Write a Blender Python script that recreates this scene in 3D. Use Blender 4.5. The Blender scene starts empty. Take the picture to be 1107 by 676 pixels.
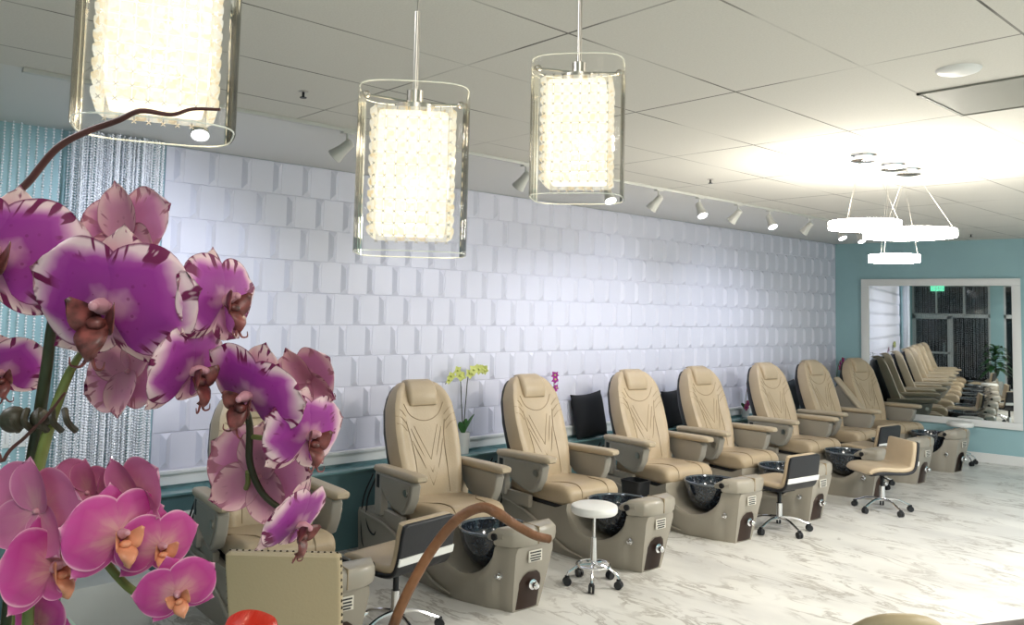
import bpy, bmesh, math, random
from mathutils import Vector, Matrix, Euler
random.seed(7)
SC = bpy.context.scene
COL = SC.collection
PI = math.pi
sin, cos = math.sin, math.cos

# ------------------------------------------------------------------ camera
FP = 900.0
YAW, PIT, ROL = math.radians(47.4279), math.radians(3.9867), math.radians(1.294)
CAM = Vector((5.879, 0.0, 1.875))
F = Vector((-sin(YAW)*cos(PIT), cos(YAW)*cos(PIT), sin(PIT)))
R0 = F.cross(Vector((0, 0, 1))).normalized()
U0 = R0.cross(F)
RT = R0*cos(ROL)+U0*sin(ROL)
UP = U0*cos(ROL)-R0*sin(ROL)
cd = bpy.data.cameras.new('camera'); cam = bpy.data.objects.new('camera', cd); COL.objects.link(cam)
cd.sensor_width = 36.0; cd.lens = FP/1107*36; cd.shift_y = -65.24/1107; cd.clip_start = 0.02
M3 = Matrix((RT, UP, -F)).transposed()
cam.matrix_world = Matrix.Translation(CAM) @ M3.to_4x4()
SC.camera = cam

def at(x, y, d):
    return CAM+(F+RT*((x-553.5)/FP)-UP*((y-272.76)/FP))*d

H = 2.9675      # ceiling height
L = 11.957      # far end of the tiled wall
DL = math.radians(8.7)   # the far wall stands a little askew
WE = Vector((cos(DL), sin(DL), 0)); WN = Vector((sin(DL), -cos(DL), 0))
def bwall(s, z, off=0.0): return Vector((0, L, 0))+WE*s+WN*off+Vector((0, 0, z))

# ------------------------------------------------------------------ materials
MATS = {}
def nt(name):
    m = bpy.data.materials.new(name); m.use_nodes = True
    m.node_tree.nodes.clear()
    return m, m.node_tree.nodes, m.node_tree.links
def principled(name, col, rough=.5, metal=0., spec=.5, emit=None, es=0., noise=0., nscale=20., bump=0., bscale=60., coat=0., trans=0., ior=1.45, sub=0.):
    m, N, K = nt(name)
    o = N.new('ShaderNodeOutputMaterial'); b = N.new('ShaderNodeBsdfPrincipled')
    K.new(b.outputs[0], o.inputs[0])
    b.inputs['Base Color'].default_value = (*col, 1); b.inputs['Roughness'].default_value = rough
    b.inputs['Metallic'].default_value = metal; b.inputs['Specular IOR Level'].default_value = spec
    b.inputs['Coat Weight'].default_value = coat; b.inputs['Transmission Weight'].default_value = trans
    b.inputs['IOR'].default_value = ior
    if emit: b.inputs['Emission Color'].default_value = (*emit, 1); b.inputs['Emission Strength'].default_value = es
    tc = N.new('ShaderNodeTexCoord')
    if noise:
        n = N.new('ShaderNodeTexNoise'); n.inputs['Scale'].default_value = nscale; n.inputs['Detail'].default_value = 4
        K.new(tc.outputs['Object'], n.inputs['Vector'])
        r = N.new('ShaderNodeValToRGB')
        r.color_ramp.elements[0].position = .3; r.color_ramp.elements[1].position = .7
        r.color_ramp.elements[0].color = (*[c*(1-noise) for c in col], 1); r.color_ramp.elements[1].color = (*[min(1, c*(1+noise)) for c in col], 1)
        K.new(n.outputs[0], r.inputs[0]); K.new(r.outputs[0], b.inputs['Base Color'])
    if bump:
        n = N.new('ShaderNodeTexNoise'); n.inputs['Scale'].default_value = bscale; n.inputs['Detail'].default_value = 3
        K.new(tc.outputs['Object'], n.inputs['Vector'])
        bp = N.new('ShaderNodeBump'); bp.inputs['Strength'].default_value = bump; bp.inputs['Distance'].default_value = .004
        K.new(n.outputs[0], bp.inputs['Height']); K.new(bp.outputs[0], b.inputs['Normal'])
    MATS[name] = m
    return m
def math_node(N, K, op, a, b=None, c=None):
    n = N.new('ShaderNodeMath'); n.operation = op
    for i, v in enumerate((a, b, c)):
        if v is None: continue
        if isinstance(v, (int, float)): n.inputs[i].default_value = v
        else: K.new(v, n.inputs[i])
    return n.outputs[0]
def mixc(N, K, f, a, b):
    n = N.new('ShaderNodeMix'); n.data_type = 'RGBA'
    if isinstance(f, (int, float)): n.inputs[0].default_value = f
    else: K.new(f, n.inputs[0])
    for i, v in ((6, a), (7, b)):
        if isinstance(v, tuple): n.inputs[i].default_value = (*v, 1)
        else: K.new(v, n.inputs[i])
    return n.outputs[2]
def ramp(N, K, f, stops, interp='LINEAR'):
    r = N.new('ShaderNodeValToRGB'); r.color_ramp.interpolation = interp
    e = r.color_ramp.elements
    while len(e) < len(stops): e.new(.5)
    for el, (p, c) in zip(e, stops): el.position = p; el.color = (*c, 1) if len(c) == 3 else c
    K.new(f, r.inputs[0]); return r.outputs[0]

leather = principled('beige_leather', (.475, .375, .255), .36, bump=.25, bscale=90, noise=.06, nscale=5)
leather_pale = principled('pale_beige_leather', (.50, .415, .30), .42, bump=.2, bscale=90)
leather_dark = principled('olive_beige_leather', (.42, .34, .21), .45, bump=.2, bscale=90)
seam_m = principled('seam_thread', (.32, .245, .155), .7)
shellgrey = principled('grey_gloss_plastic', (.325, .295, .245), .32, coat=.2, noise=.04, nscale=3)
shellgrey2 = principled('grey_arm_plastic', (.35, .33, .29), .4)
black = principled('black_plastic', (.012, .013, .016), .42)
black_leather = principled('black_leather', (.015, .016, .02), .45, bump=.2)
blackfab = principled('black_fabric', (.012, .013, .016), .85, bump=.6, bscale=200)
greyfab = principled('grey_fabric', (.07, .08, .10), .85, bump=.6, bscale=200)
chrome = principled('chrome', (.82, .82, .84), .12, 1.0)
nickel = principled('brushed_nickel', (.45, .42, .38), .3, 1.0)
white_pl = principled('white_plastic', (.85, .85, .83), .35)
white_paint = principled('white_paint', (.80, .80, .79), .45)
brown_pl = principled('brown_panel', (.055, .026, .018), .3, coat=.3)
label_m = principled('label_white', (.65, .62, .55), .5)
ink = principled('label_ink', (.03, .03, .03), .6)
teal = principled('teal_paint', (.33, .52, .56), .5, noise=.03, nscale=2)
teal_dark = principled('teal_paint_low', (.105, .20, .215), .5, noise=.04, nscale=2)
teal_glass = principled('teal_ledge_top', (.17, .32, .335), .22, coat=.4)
white_tile = principled('white_relief_tile', (.72, .72, .83), .38)
ceram = principled('white_ceramic', (.8, .8, .78), .2, coat=.4)
terra = principled('terracotta', (.32, .08, .04), .6)
leaf_m = principled('orchid_leaf', (.05, .17, .035), .4, noise=.25, nscale=30)
leaf_dark = principled('dark_leaf', (.015, .06, .02), .45, noise=.25, nscale=30)
stem_g = principled('green_stem', (.14, .17, .04), .5, noise=.25, nscale=60)
stem_d = principled('dark_stem', (.03, .035, .012), .5, noise=.3, nscale=60)
twig_m = principled('brown_twig', (.19, .075, .03), .55, noise=.45, nscale=40, bump=.5, bscale=120)
twig_r = principled('dark_twig', (.09, .03, .025), .55, noise=.3, nscale=40)
ribbon_m = principled('red_satin', (.65, .03, .012), .3)
clip_m = principled('olive_clip', (.035, .03, .016), .5)
counter_m = principled('counter_top', (.30, .29, .27), .3, noise=.2, nscale=15)
darkwood = principled('dark_wood', (.035, .018, .014), .35, noise=.3, nscale=12)
wallgrey = principled('grey_box_paint', (.42, .44, .44), .5)
dark_glass = principled('night_glass', (.006, .008, .012), .05, spec=.6)
alu = principled('aluminium_frame', (.55, .57, .58), .4, .3)
green_em = principled('exit_green', (.1, .5, .3), .5, emit=(.2, 1, .6), es=1.2)
palegreen = principled('pale_green_cabinet', (.33, .45, .38), .5)
vent_m = principled('vent_grey', (.27, .27, .24), .6)
yellow_pet = principled('yellow_green_petal', (.62, .66, .20), .5)
purple_pet = principled('purple_petal', (.36, .02, .27), .5)
pink_pet = principled('pink_petal', (.55, .10, .22), .5)
lensm = principled('lamp_lens', (1, 1, 1), .4, emit=(.92, .96, 1), es=14)
tracklamp = principled('track_lamp_body', (.55, .55, .52), .45)
def mat_core():
    m, N, K = nt('pendant_core')
    o = N.new('ShaderNodeOutputMaterial'); e = N.new('ShaderNodeEmission'); e.inputs[0].default_value = (1, .87, .6, 1); e.inputs[1].default_value = 2.2
    t = N.new('ShaderNodeBsdfTransparent'); mx = N.new('ShaderNodeMixShader'); mx.inputs[0].default_value = .45
    K.new(e.outputs[0], mx.inputs[1]); K.new(t.outputs[0], mx.inputs[2]); K.new(mx.outputs[0], o.inputs[0]); return m
bulb_core = mat_core()
ring_em = principled('ring_diffuser', (1, 1, 1), .4, emit=(1, .94, .82), es=62)
tilecap = principled('mirror_silver', (.86, .89, .88), .015, 1.0)
leaf_var = principled('palm_leaf', (.03, .10, .03), .45, noise=.3, nscale=20)

def mat_glass_thin(name, tint=(.95, .97, .95), edge=.55, rough=.03):
    m, N, K = nt(name)
    o = N.new('ShaderNodeOutputMaterial'); t = N.new('ShaderNodeBsdfTransparent'); t.inputs[0].default_value = (*tint, 1)
    g = N.new('ShaderNodeBsdfGlossy'); g.inputs['Roughness'].default_value = rough; g.inputs['Color'].default_value = (1, .98, .93, 1)
    lw = N.new('ShaderNodeLayerWeight'); lw.inputs[0].default_value = edge
    mx = N.new('ShaderNodeMixShader'); f = math_node(N, K, 'MULTIPLY', lw.outputs['Fresnel'], .9)
    K.new(f, mx.inputs[0]); K.new(t.outputs[0], mx.inputs[1]); K.new(g.outputs[0], mx.inputs[2]); K.new(mx.outputs[0], o.inputs[0])
    return m
glass_thin = mat_glass_thin('clear_glass', tint=(.99, .99, .985), edge=.07)
def mat_edge_glass():
    m, N, K = nt('glass_edge')
    o = N.new('ShaderNodeOutputMaterial'); t = N.new('ShaderNodeBsdfTransparent'); e = N.new('ShaderNodeBsdfPrincipled')
    e.inputs['Base Color'].default_value = (.9, .92, .86, 1); e.inputs['Roughness'].default_value = .1
    mx = N.new('ShaderNodeMixShader'); mx.inputs[0].default_value = .6
    K.new(t.outputs[0], mx.inputs[1]); K.new(e.outputs[0], mx.inputs[2]); K.new(mx.outputs[0], o.inputs[0]); return m
glass_edge = mat_edge_glass()
def mat_crystal():
    # faceted beads lit from behind: emission broken up bead by bead plus gloss
    m, N, K = nt('lit_crystal')
    o = N.new('ShaderNodeOutputMaterial'); tc = N.new('ShaderNodeTexCoord')
    v = N.new('ShaderNodeTexVoronoi'); v.inputs['Scale'].default_value = 140; K.new(tc.outputs['Object'], v.inputs['Vector'])
    col = ramp(N, K, v.outputs['Color'], [(0, (.75, .5, .22)), (.25, (1, .8, .45)), (.45, (1, .93, .7)), (1, (1, .97, .86))])
    e = N.new('ShaderNodeEmission'); K.new(col, e.inputs[0]); e.inputs[1].default_value = 1.2
    g = N.new('ShaderNodeBsdfGlossy'); g.inputs['Roughness'].default_value = .08
    t = N.new('ShaderNodeBsdfTransparent')
    a = N.new('ShaderNodeMixShader'); a.inputs[0].default_value = .3
    K.new(e.outputs[0], a.inputs[1]); K.new(g.outputs[0], a.inputs[2])
    b = N.new('ShaderNodeMixShader'); b.inputs[0].default_value = .4
    K.new(a.outputs[0], b.inputs[1]); K.new(t.outputs[0], b.inputs[2]); K.new(b.outputs[0], o.inputs[0]); return m
crystal = mat_crystal()
def mat_bead(name, col, alpha):
    m, N, K = nt(name)
    o = N.new('ShaderNodeOutputMaterial'); b = N.new('ShaderNodeBsdfPrincipled')
    b.inputs['Base Color'].default_value = (*col, 1); b.inputs['Roughness'].default_value = .08; b.inputs['Specular IOR Level'].default_value = 1.0
    b.inputs['Coat Weight'].default_value = .6
    t = N.new('ShaderNodeBsdfTransparent'); mx = N.new('ShaderNodeMixShader'); mx.inputs[0].default_value = alpha
    K.new(t.outputs[0], mx.inputs[1]); K.new(b.outputs[0], mx.inputs[2]); K.new(mx.outputs[0], o.inputs[0]); return m
bead_m = mat_bead('crystal_bead', (.93, .95, 1.0), 1.0)
bead_far = mat_bead('crystal_bead_window', (.5, .54, .6), .6)
def mat_bowl():
    m, N, K = nt('bowl_blue_glass')
    o = N.new('ShaderNodeOutputMaterial'); b = N.new('ShaderNodeBsdfPrincipled'); K.new(b.outputs[0], o.inputs[0])
    tc = N.new('ShaderNodeTexCoord'); v = N.new('ShaderNodeTexVoronoi'); v.inputs['Scale'].default_value = 90
    K.new(tc.outputs['Object'], v.inputs['Vector'])
    c = ramp(N, K, v.outputs['Color'], [(0, (.008, .011, .018)), (.6, (.014, .02, .03)), (.9, (.035, .045, .06)), (1, (.12, .15, .18))])
    K.new(c, b.inputs['Base Color']); b.inputs['Roughness'].default_value = .12; b.inputs['Coat Weight'].default_value = .5; return m
bowl_m = mat_bowl()
def mat_ceiling():
    m, N, K = nt('ceiling_panels')
    o = N.new('ShaderNodeOutputMaterial'); b = N.new('ShaderNodeBsdfPrincipled'); K.new(b.outputs[0], o.inputs[0])
    tc = N.new('ShaderNodeTexCoord'); s = N.new('ShaderNodeSeparateXYZ'); K.new(tc.outputs['Object'], s.inputs[0])
    def lines(co, x0, d, w):
        a = math_node(N, K, 'ADD', co, -x0+d*40+d/2); a = math_node(N, K, 'MODULO', a, d)
        a = math_node(N, K, 'ABSOLUTE', math_node(N, K, 'SUBTRACT', a, d/2)); return math_node(N, K, 'LESS_THAN', a, w)
    n1 = N.new('ShaderNodeTexNoise'); n1.inputs['Scale'].default_value = 1.3; K.new(tc.outputs['Object'], n1.inputs['Vector'])
    fade = ramp(N, K, n1.outputs[0], [(.38, (.12,)*3), (.62, (1,)*3)])
    lx = lines(s.outputs[0], 3.028, .624, .005); ly = lines(s.outputs[1], 2.32, 1.19, .006)
    l = math_node(N, K, 'MAXIMUM', lx, ly); l = math_node(N, K, 'MULTIPLY', l, fade)
    n = N.new('ShaderNodeTexNoise'); n.inputs['Scale'].default_value = 120; K.new(tc.outputs['Object'], n.inputs['Vector'])
    base = ramp(N, K, n.outputs[0], [(.3, (.62, .605, .56)), (.7, (.66, .645, .60))])
    c = mixc(N, K, l, base, (.12, .115, .105)); K.new(c, b.inputs['Base Color']); b.inputs['Roughness'].default_value = .85; b.inputs['Specular IOR Level'].default_value = .15
    bp = N.new('ShaderNodeBump'); bp.inputs['Strength'].default_value = .2; bp.inputs['Distance'].default_value = .003; K.new(n.outputs[0], bp.inputs['Height']); K.new(bp.outputs[0], b.inputs['Normal'])
    return m
ceil_m = mat_ceiling()
ceil_strip_m = principled('ceiling_edge_paint', (.66, .66, .64), .6)
def mat_floor():
    m, N, K = nt('marble_floor')
    o = N.new('ShaderNodeOutputMaterial'); b = N.new('ShaderNodeBsdfPrincipled'); K.new(b.outputs[0], o.inputs[0])
    tc = N.new('ShaderNodeTexCoord')
    mp = N.new('ShaderNodeMapping'); mp.inputs['Rotation'].default_value = (0, 0, math.radians(62)); mp.inputs['Scale'].default_value = (1.0, 2.6, 1)
    K.new(tc.outputs['Object'], mp.inputs[0])
    n = N.new('ShaderNodeTexNoise'); n.inputs['Scale'].default_value = 1.7; n.inputs['Detail'].default_value = 7; n.inputs['Roughness'].default_value = .62; n.inputs['Distortion'].default_value = 1.2
    K.new(mp.outputs[0], n.inputs['Vector'])
    d = math_node(N, K, 'ABSOLUTE', math_node(N, K, 'SUBTRACT', n.outputs[0], .5))
    vein = ramp(N, K, d, [(0, (1,)*3), (.014, (.8,)*3), (.04, (0,)*3)])
    n2 = N.new('ShaderNodeTexNoise'); n2.inputs['Scale'].default_value = 2.2; n2.inputs['Detail'].default_value = 2; K.new(tc.outputs['Object'], n2.inputs['Vector'])
    k = ramp(N, K, n2.outputs[0], [(.40, (0,)*3), (.58, (1,)*3)])
    f = math_node(N, K, 'MULTIPLY', vein, k)
    n3 = N.new('ShaderNodeTexNoise'); n3.inputs['Scale'].default_value = 1.1; n3.inputs['Detail'].default_value = 5; K.new(mp.outputs[0], n3.inputs['Vector'])
    base = ramp(N, K, n3.outputs[0], [(.3, (.62, .61, .585)), (.6, (.78, .77, .73))])
    c = mixc(N, K, math_node(N, K, 'MULTIPLY', f, .7), base, (.26, .23, .19))
    K.new(c, b.inputs['Base Color']); b.inputs['Roughness'].default_value = .28; b.inputs['Specular IOR Level'].default_value = .4
    return m
floor_m = mat_floor()
def mat_petal(name, kind):
    m, N, K = nt(name)
    o = N.new('ShaderNodeOutputMaterial'); b = N.new('ShaderNodeBsdfPrincipled'); tr = N.new('ShaderNodeBsdfTranslucent'); mx = N.new('ShaderNodeMixShader'); mx.inputs[0].default_value = .22
    K.new(b.outputs[0], mx.inputs[1]); K.new(tr.outputs[0], mx.inputs[2]); K.new(mx.outputs[0], o.inputs[0])
    b.inputs['Roughness'].default_value = .48; b.inputs['Specular IOR Level'].default_value = .3
    tc = N.new('ShaderNodeTexCoord'); oi = N.new('ShaderNodeObjectInfo')
    def uvxy(n):
        q = N.new('ShaderNodeUVMap'); q.uv_map = n; s = N.new('ShaderNodeSeparateXYZ'); K.new(q.outputs[0], s.inputs[0]); return s.outputs[0], s.outputs[1]
    X, V = uvxy('shape'); u, v = uvxy('rim')
    A = lambda *a: math_node(N, K, *a)
    rim = A('MAXIMUM', A('MULTIPLY', A('POWER', u, 1.6), A('MINIMUM', A('ADD', A('MULTIPLY', v, 1.6), .25), 1.0)), A('POWER', v, 2.0))
    nz = N.new('ShaderNodeTexNoise'); nz.inputs['Scale'].default_value = 55; nz.inputs['Detail'].default_value = 2; K.new(tc.outputs['Object'], nz.inputs['Vector'])
    rimn = A('ADD', rim, A('MULTIPLY', A('SUBTRACT', nz.outputs[0], .5), .30))
    # veins fan out from the base of the petal
    ang = A('ARCTAN2', A('SUBTRACT', X, .5), A('ADD', V, .12))
    cmb = N.new('ShaderNodeCombineXYZ'); K.new(A('ADD', A('MULTIPLY', ang, 6.5), A('MULTIPLY', oi.outputs['Random'], 37)), cmb.inputs[0]); K.new(A('MULTIPLY', V, 2.2), cmb.inputs[1]); K.new(A('MULTIPLY', oi.outputs['Random'], 11), cmb.inputs[2])
    st = N.new('ShaderNodeTexNoise'); st.inputs['Scale'].default_value = 1.0; st.inputs['Detail'].default_value = 2.0; K.new(cmb.outputs[0], st.inputs['Vector'])
    if kind in ('striped', 'sepal'):
        base = ramp(N, K, rimn, [(0, (.50, .22, .36)), (.10, (.30, .035, .25)), (.30, (.30, .03, .26)), (.44, (.36, .055, .30)), (.59, (.60, .29, .46)), (.75, (.76, .55, .58))])
        if kind == 'sepal': base = ramp(N, K, rimn, [(0, (.50, .22, .33)), (.25, (.52, .20, .36)), (.55, (.66, .40, .44)), (.85, (.74, .55, .52))])
        band = ramp(N, K, rimn, [(.34, (0,)*3), (.50, (1,)*3)])
        sm = ramp(N, K, st.outputs[0], [(.545, (0,)*3), (.58, (1,)*3)])
        c = mixc(N, K, A('MULTIPLY', band, sm), base, (.16, .012, .07))
        vo = N.new('ShaderNodeTexVoronoi'); vo.inputs['Scale'].default_value = 150; K.new(tc.outputs['Object'], vo.inputs['Vector'])
        sp = A('LESS_THAN', vo.outputs['Distance'], .16); low = ramp(N, K, rim, [(.02, (1,)*3), (.35, (0,)*3)])
        c = mixc(N, K, A('MULTIPLY', A('MULTIPLY', sp, low), .6), c, (.16, .008, .09))
        en = N.new('ShaderNodeTexNoise'); en.inputs['Scale'].default_value = 60; K.new(tc.outputs['Object'], en.inputs['Vector'])
        edge = ramp(N, K, A('ADD', A('MAXIMUM', u, v), A('MULTIPLY', A('SUBTRACT', en.outputs[0], .5), .14)), [(.945, (0,)*3), (.98, (1,)*3)])
        c = mixc(N, K, A('MULTIPLY', edge, .85), c, (.17, .012, .075))
    else:
        base = ramp(N, K, rimn, [(0, (.62, .30, .30)), (.2, (.50, .11, .25)), (.5, (.43, .045, .22)), (.8, (.47, .07, .26)), (1, (.62, .22, .38))])
        sm = ramp(N, K, st.outputs[0], [(.45, (0,)*3), (.6, (1,)*3)])
        c = mixc(N, K, A('MULTIPLY', sm, .3), base, (.48, .035, .24))
        edge = ramp(N, K, A('MAXIMUM', u, v), [(.93, (0,)*3), (.99, (1,)*3)])
        c = mixc(N, K, A('MULTIPLY', edge, .6), c, (.82, .52, .60))
    ge = N.new('ShaderNodeNewGeometry')
    c2 = mixc(N, K, .45, c, (.62, .30, .36) if kind != 'plain' else (.62, .26, .38))
    c = mixc(N, K, ge.outputs['Backfacing'], c, c2)
    K.new(c, b.inputs['Base Color']); K.new(c, tr.inputs[0])
    return m
pet_striped = mat_petal('striped_petal', 'striped'); pet_plain = mat_petal('plain_petal', 'plain'); sep_striped = mat_petal('striped_sepal', 'sepal')
lip_dark = principled('lip_maroon', (.17, .045, .04), .4, noise=.75, nscale=110)
lip_orange = principled('lip_orange', (.62, .24, .13), .4, noise=.35, nscale=60)
col_m = principled('column_pink', (.50, .24, .28), .4)

# ------------------------------------------------------------------ object helpers
def mesh_obj(name, bm, mat, parent=None, smooth=True):
    me = bpy.data.meshes.new(name); bm.normal_update(); bm.to_mesh(me); bm.free()
    o = bpy.data.objects.new(name, me); COL.objects.link(o)
    for m in (mat if isinstance(mat, (list, tuple)) else [mat]): me.materials.append(m)
    if smooth:
        for p in me.polygons: p.use_smooth = True
        if smooth != 'full':
            try: me.set_sharp_from_angle(angle=math.radians(40))
            except Exception: pass
    if parent: o.parent = parent
    return o
def thing(name, label, cat, loc=(0, 0, 0), rz=0., group=None):
    o = bpy.data.objects.new(name, None); COL.objects.link(o); o.location = loc; o.rotation_euler = (0, 0, rz); o.empty_display_size = .1
    return tag(o, label, cat, group)
def tag(o, label, cat, group=None):
    o['label'] = label; o['category'] = cat
    if group: o['group'] = group
    return o
def struct(name, bm, mat, smooth=False):
    o = mesh_obj(name, bm, mat, smooth=smooth); o['kind'] = 'structure'; return o
def dup(root, loc, rz, label, group=None, skip=()):
    r = root.copy(); COL.objects.link(r); r.location = loc; r.rotation_euler = (0, 0, rz); r['label'] = label
    if group: r['group'] = group
    for ch in list(root.children):
        c = ch.copy(); COL.objects.link(c); c.parent = r
        for g in list(ch.children):
            d = g.copy(); COL.objects.link(d); d.parent = c
    return r

def box(bm, x0, x1, y0, y1, z0, z1, bev=0., seg=2, rot=None):
    r = bmesh.ops.create_cube(bm, size=1.0); vs = r['verts']
    for v in vs:
        v.co = Vector((x0+(v.co.x+.5)*(x1-x0), y0+(v.co.y+.5)*(y1-y0), z0+(v.co.z+.5)*(z1-z0)))
    if bev > 0:
        es = list({e for v in vs for e in v.link_edges})
        rr = bmesh.ops.bevel(bm, geom=es, offset=bev, segments=seg, profile=.6, affect='EDGES', clamp_overlap=True)
        vs = list({v for f in rr['faces'] for v in f.verts} | {v for v in vs if v.is_valid})
    if rot:
        for v in vs: v.co = rot @ v.co
    return vs
def loft(bm, rings, cap=True, closed=True):
    vr = [[bm.verts.new(p) for p in r] for r in rings]
    n = len(vr[0])
    for a, b in zip(vr, vr[1:]):
        for i in range(n if closed else n-1):
            j = (i+1) % n
            bm.faces.new((a[i], a[j], b[j], b[i]))
    if cap:
        bm.faces.new(list(reversed(vr[0]))); bm.faces.new(vr[-1])
    return vr
def fixn(bm):
    bmesh.ops.recalc_face_normals(bm, faces=bm.faces[:])
def lathe(bm, prof, n=24, M=Matrix.Identity(4), cap=True):
    rings = []
    for r, z in prof:
        rings.append([M @ Vector((r*cos(2*PI*i/n), r*sin(2*PI*i/n), z)) for i in range(n)])
    loft(bm, rings, cap)
def catmull(pts, k=6):
    P = [Vector(p) for p in pts]; P = [P[0]*2-P[1]]+P+[P[-1]*2-P[-2]]; out = []
    for i in range(1, len(P)-2):
        for j in range(k):
            t = j/k; a, b, c, d = P[i-1:i+3]
            out.append(.5*((2*b)+(c-a)*t+(2*a-5*b+4*c-d)*t*t+(3*b-a-3*c+d)*t**3))
    out.append(P[-2]); return out
def tube(bm, pts, r, n=8, k=6, smooth=True, cap=True):
    if smooth:
        rr = r if isinstance(r, (list, tuple)) else [r]*len(pts)
        P = catmull(pts, k)
        rad = []
        for i in range(len(P)):
            t = i/k; a = min(int(t), len(rr)-2) if len(rr) > 1 else 0; f = t-a
            rad.append(rr[a]*(1-f)+rr[min(a+1, len(rr)-1)]*f)
    else:
        P = [Vector(p) for p in pts]; rad = r if isinstance(r, (list, tuple)) else [r]*len(P)
    rings = []; T0 = (P[1]-P[0]).normalized()
    X = T0.orthogonal().normalized()
    for i, p in enumerate(P):
        T = (P[min(i+1, len(P)-1)]-P[max(i-1, 0)])
        T = T.normalized() if T.length > 1e-9 else T0
        X = (X-T*X.dot(T)).normalized(); Y = T.cross(X)
        rings.append([p+(X*cos(2*PI*j/n)+Y*sin(2*PI*j/n))*rad[i] for j in range(n)])
    loft(bm, rings, cap); fixn(bm)
def prism(bm, poly, y0, y1, bev=0., seg=2):
    # polygon in xz, extruded along y
    a = [bm.verts.new((x, y0, z)) for x, z in poly]; b = [bm.verts.new((x, y1, z)) for x, z in poly]
    n = len(poly); fs = [bm.faces.new(list(reversed(a))), bm.faces.new(b)]
    for i in range(n): fs.append(bm.faces.new((a[i], a[(i+1) % n], b[(i+1) % n], b[i])))
    bmesh.ops.recalc_face_normals(bm, faces=fs)
    if bev:
        es = [e for e in fs[0].edges]+[e for e in fs[1].edges]
        bmesh.ops.bevel(bm, geom=es, offset=bev, segments=seg, profile=.6, affect='EDGES', clamp_overlap=True)
def sphere(bm, c, r, u=12, v=8, sc=(1, 1, 1)):
    c = Vector(c)
    M = Matrix.Translation(c) @ Matrix.Diagonal((r*sc[0], r*sc[1], r*sc[2], 1))
    bmesh.ops.create_uvsphere(bm, u_segments=u, v_segments=v, radius=1, matrix=M)
def cyl(bm, p0, p1, r, n=16, r2=None):
    tube(bm, [p0, p1], [r, r if r2 is None else r2], n=n, smooth=False)
def NB(): return bmesh.new()
def interp(tab, x):
    if x <= tab[0][0]: return tab[0][1]
    for (a, b), (c, d) in zip(tab, tab[1:]):
        if x <= c:
            t = (x-a)/(c-a); t = t*t*(3-2*t); return b+(d-b)*t
    return tab[-1][1]

# ------------------------------------------------------------------ the room
XR, YF = 9.6, -1.25
yb = lambda x: L+math.tan(DL)*x
b = NB(); vs = [b.verts.new(p) for p in ((-.3, YF-.3, 0), (XR, YF-.3, 0), (XR, yb(XR)+.2, 0), (-.3, yb(-.3)+.2, 0))]; b.faces.new(vs); struct('floor', b, floor_m)
b = NB(); box(b, 1.45, XR, YF-.2, yb(XR)+.2, H, H+.08); struct('ceiling', b, ceil_m)
b = NB(); box(b, -.1, 1.45, YF-.2, yb(1.45)+.2, H+.002, H+.08); struct('trim_1', b, ceil_strip_m)
b = NB(); box(b, -.12, 0, YF-.2, L+.2, 0, H+.05); struct('wall_left', b, teal)
b = NB(); box(b, XR, XR+.1, YF-.2, yb(XR)+.3, 0, H+.05); struct('wall_right', b, teal)
b = NB()
q = [bwall(-.1, 0), bwall(9.9, 0), bwall(9.9, 0, -.12), bwall(-.1, 0, -.12)]
lo = [b.verts.new(p) for p in q]; hi = [b.verts.new(p+Vector((0, 0, H+.05))) for p in q]
b.faces.new(lo); b.faces.new(hi)
for i in range(4): b.faces.new((lo[i], lo[(i+1) % 4], hi[(i+1) % 4], hi[i]))
fixn(b); struct('wall_back', b, teal)
def wall_box(bm, s0, s1, z0, z1, d0, d1, bev=0.):
    Mx = Matrix((WE, WN, Vector((0, 0, 1)))).transposed()
    rot = Matrix.Translation(Vector((0, L, 0))) @ Mx.to_4x4()
    box(bm, s0, s1, d0, d1, z0, z1, bev, 2, rot); fixn(bm)
b = NB(); wall_box(b, .21, 9.7, 0, .125, .0, .018, .004); struct('baseboard_back', b, white_paint)
# plumbing ledge along the tiled wall, its lighter top and the white rail
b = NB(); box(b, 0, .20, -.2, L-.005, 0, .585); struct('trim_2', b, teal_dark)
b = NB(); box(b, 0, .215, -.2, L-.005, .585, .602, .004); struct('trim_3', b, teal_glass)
b = NB(); box(b, 0, .035, 1.2, L-.005, .622, .72, .006); box(b, 0, .05, 1.2, L-.005, .700, .722, .004); struct('trim_4', b, white_paint)
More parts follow.
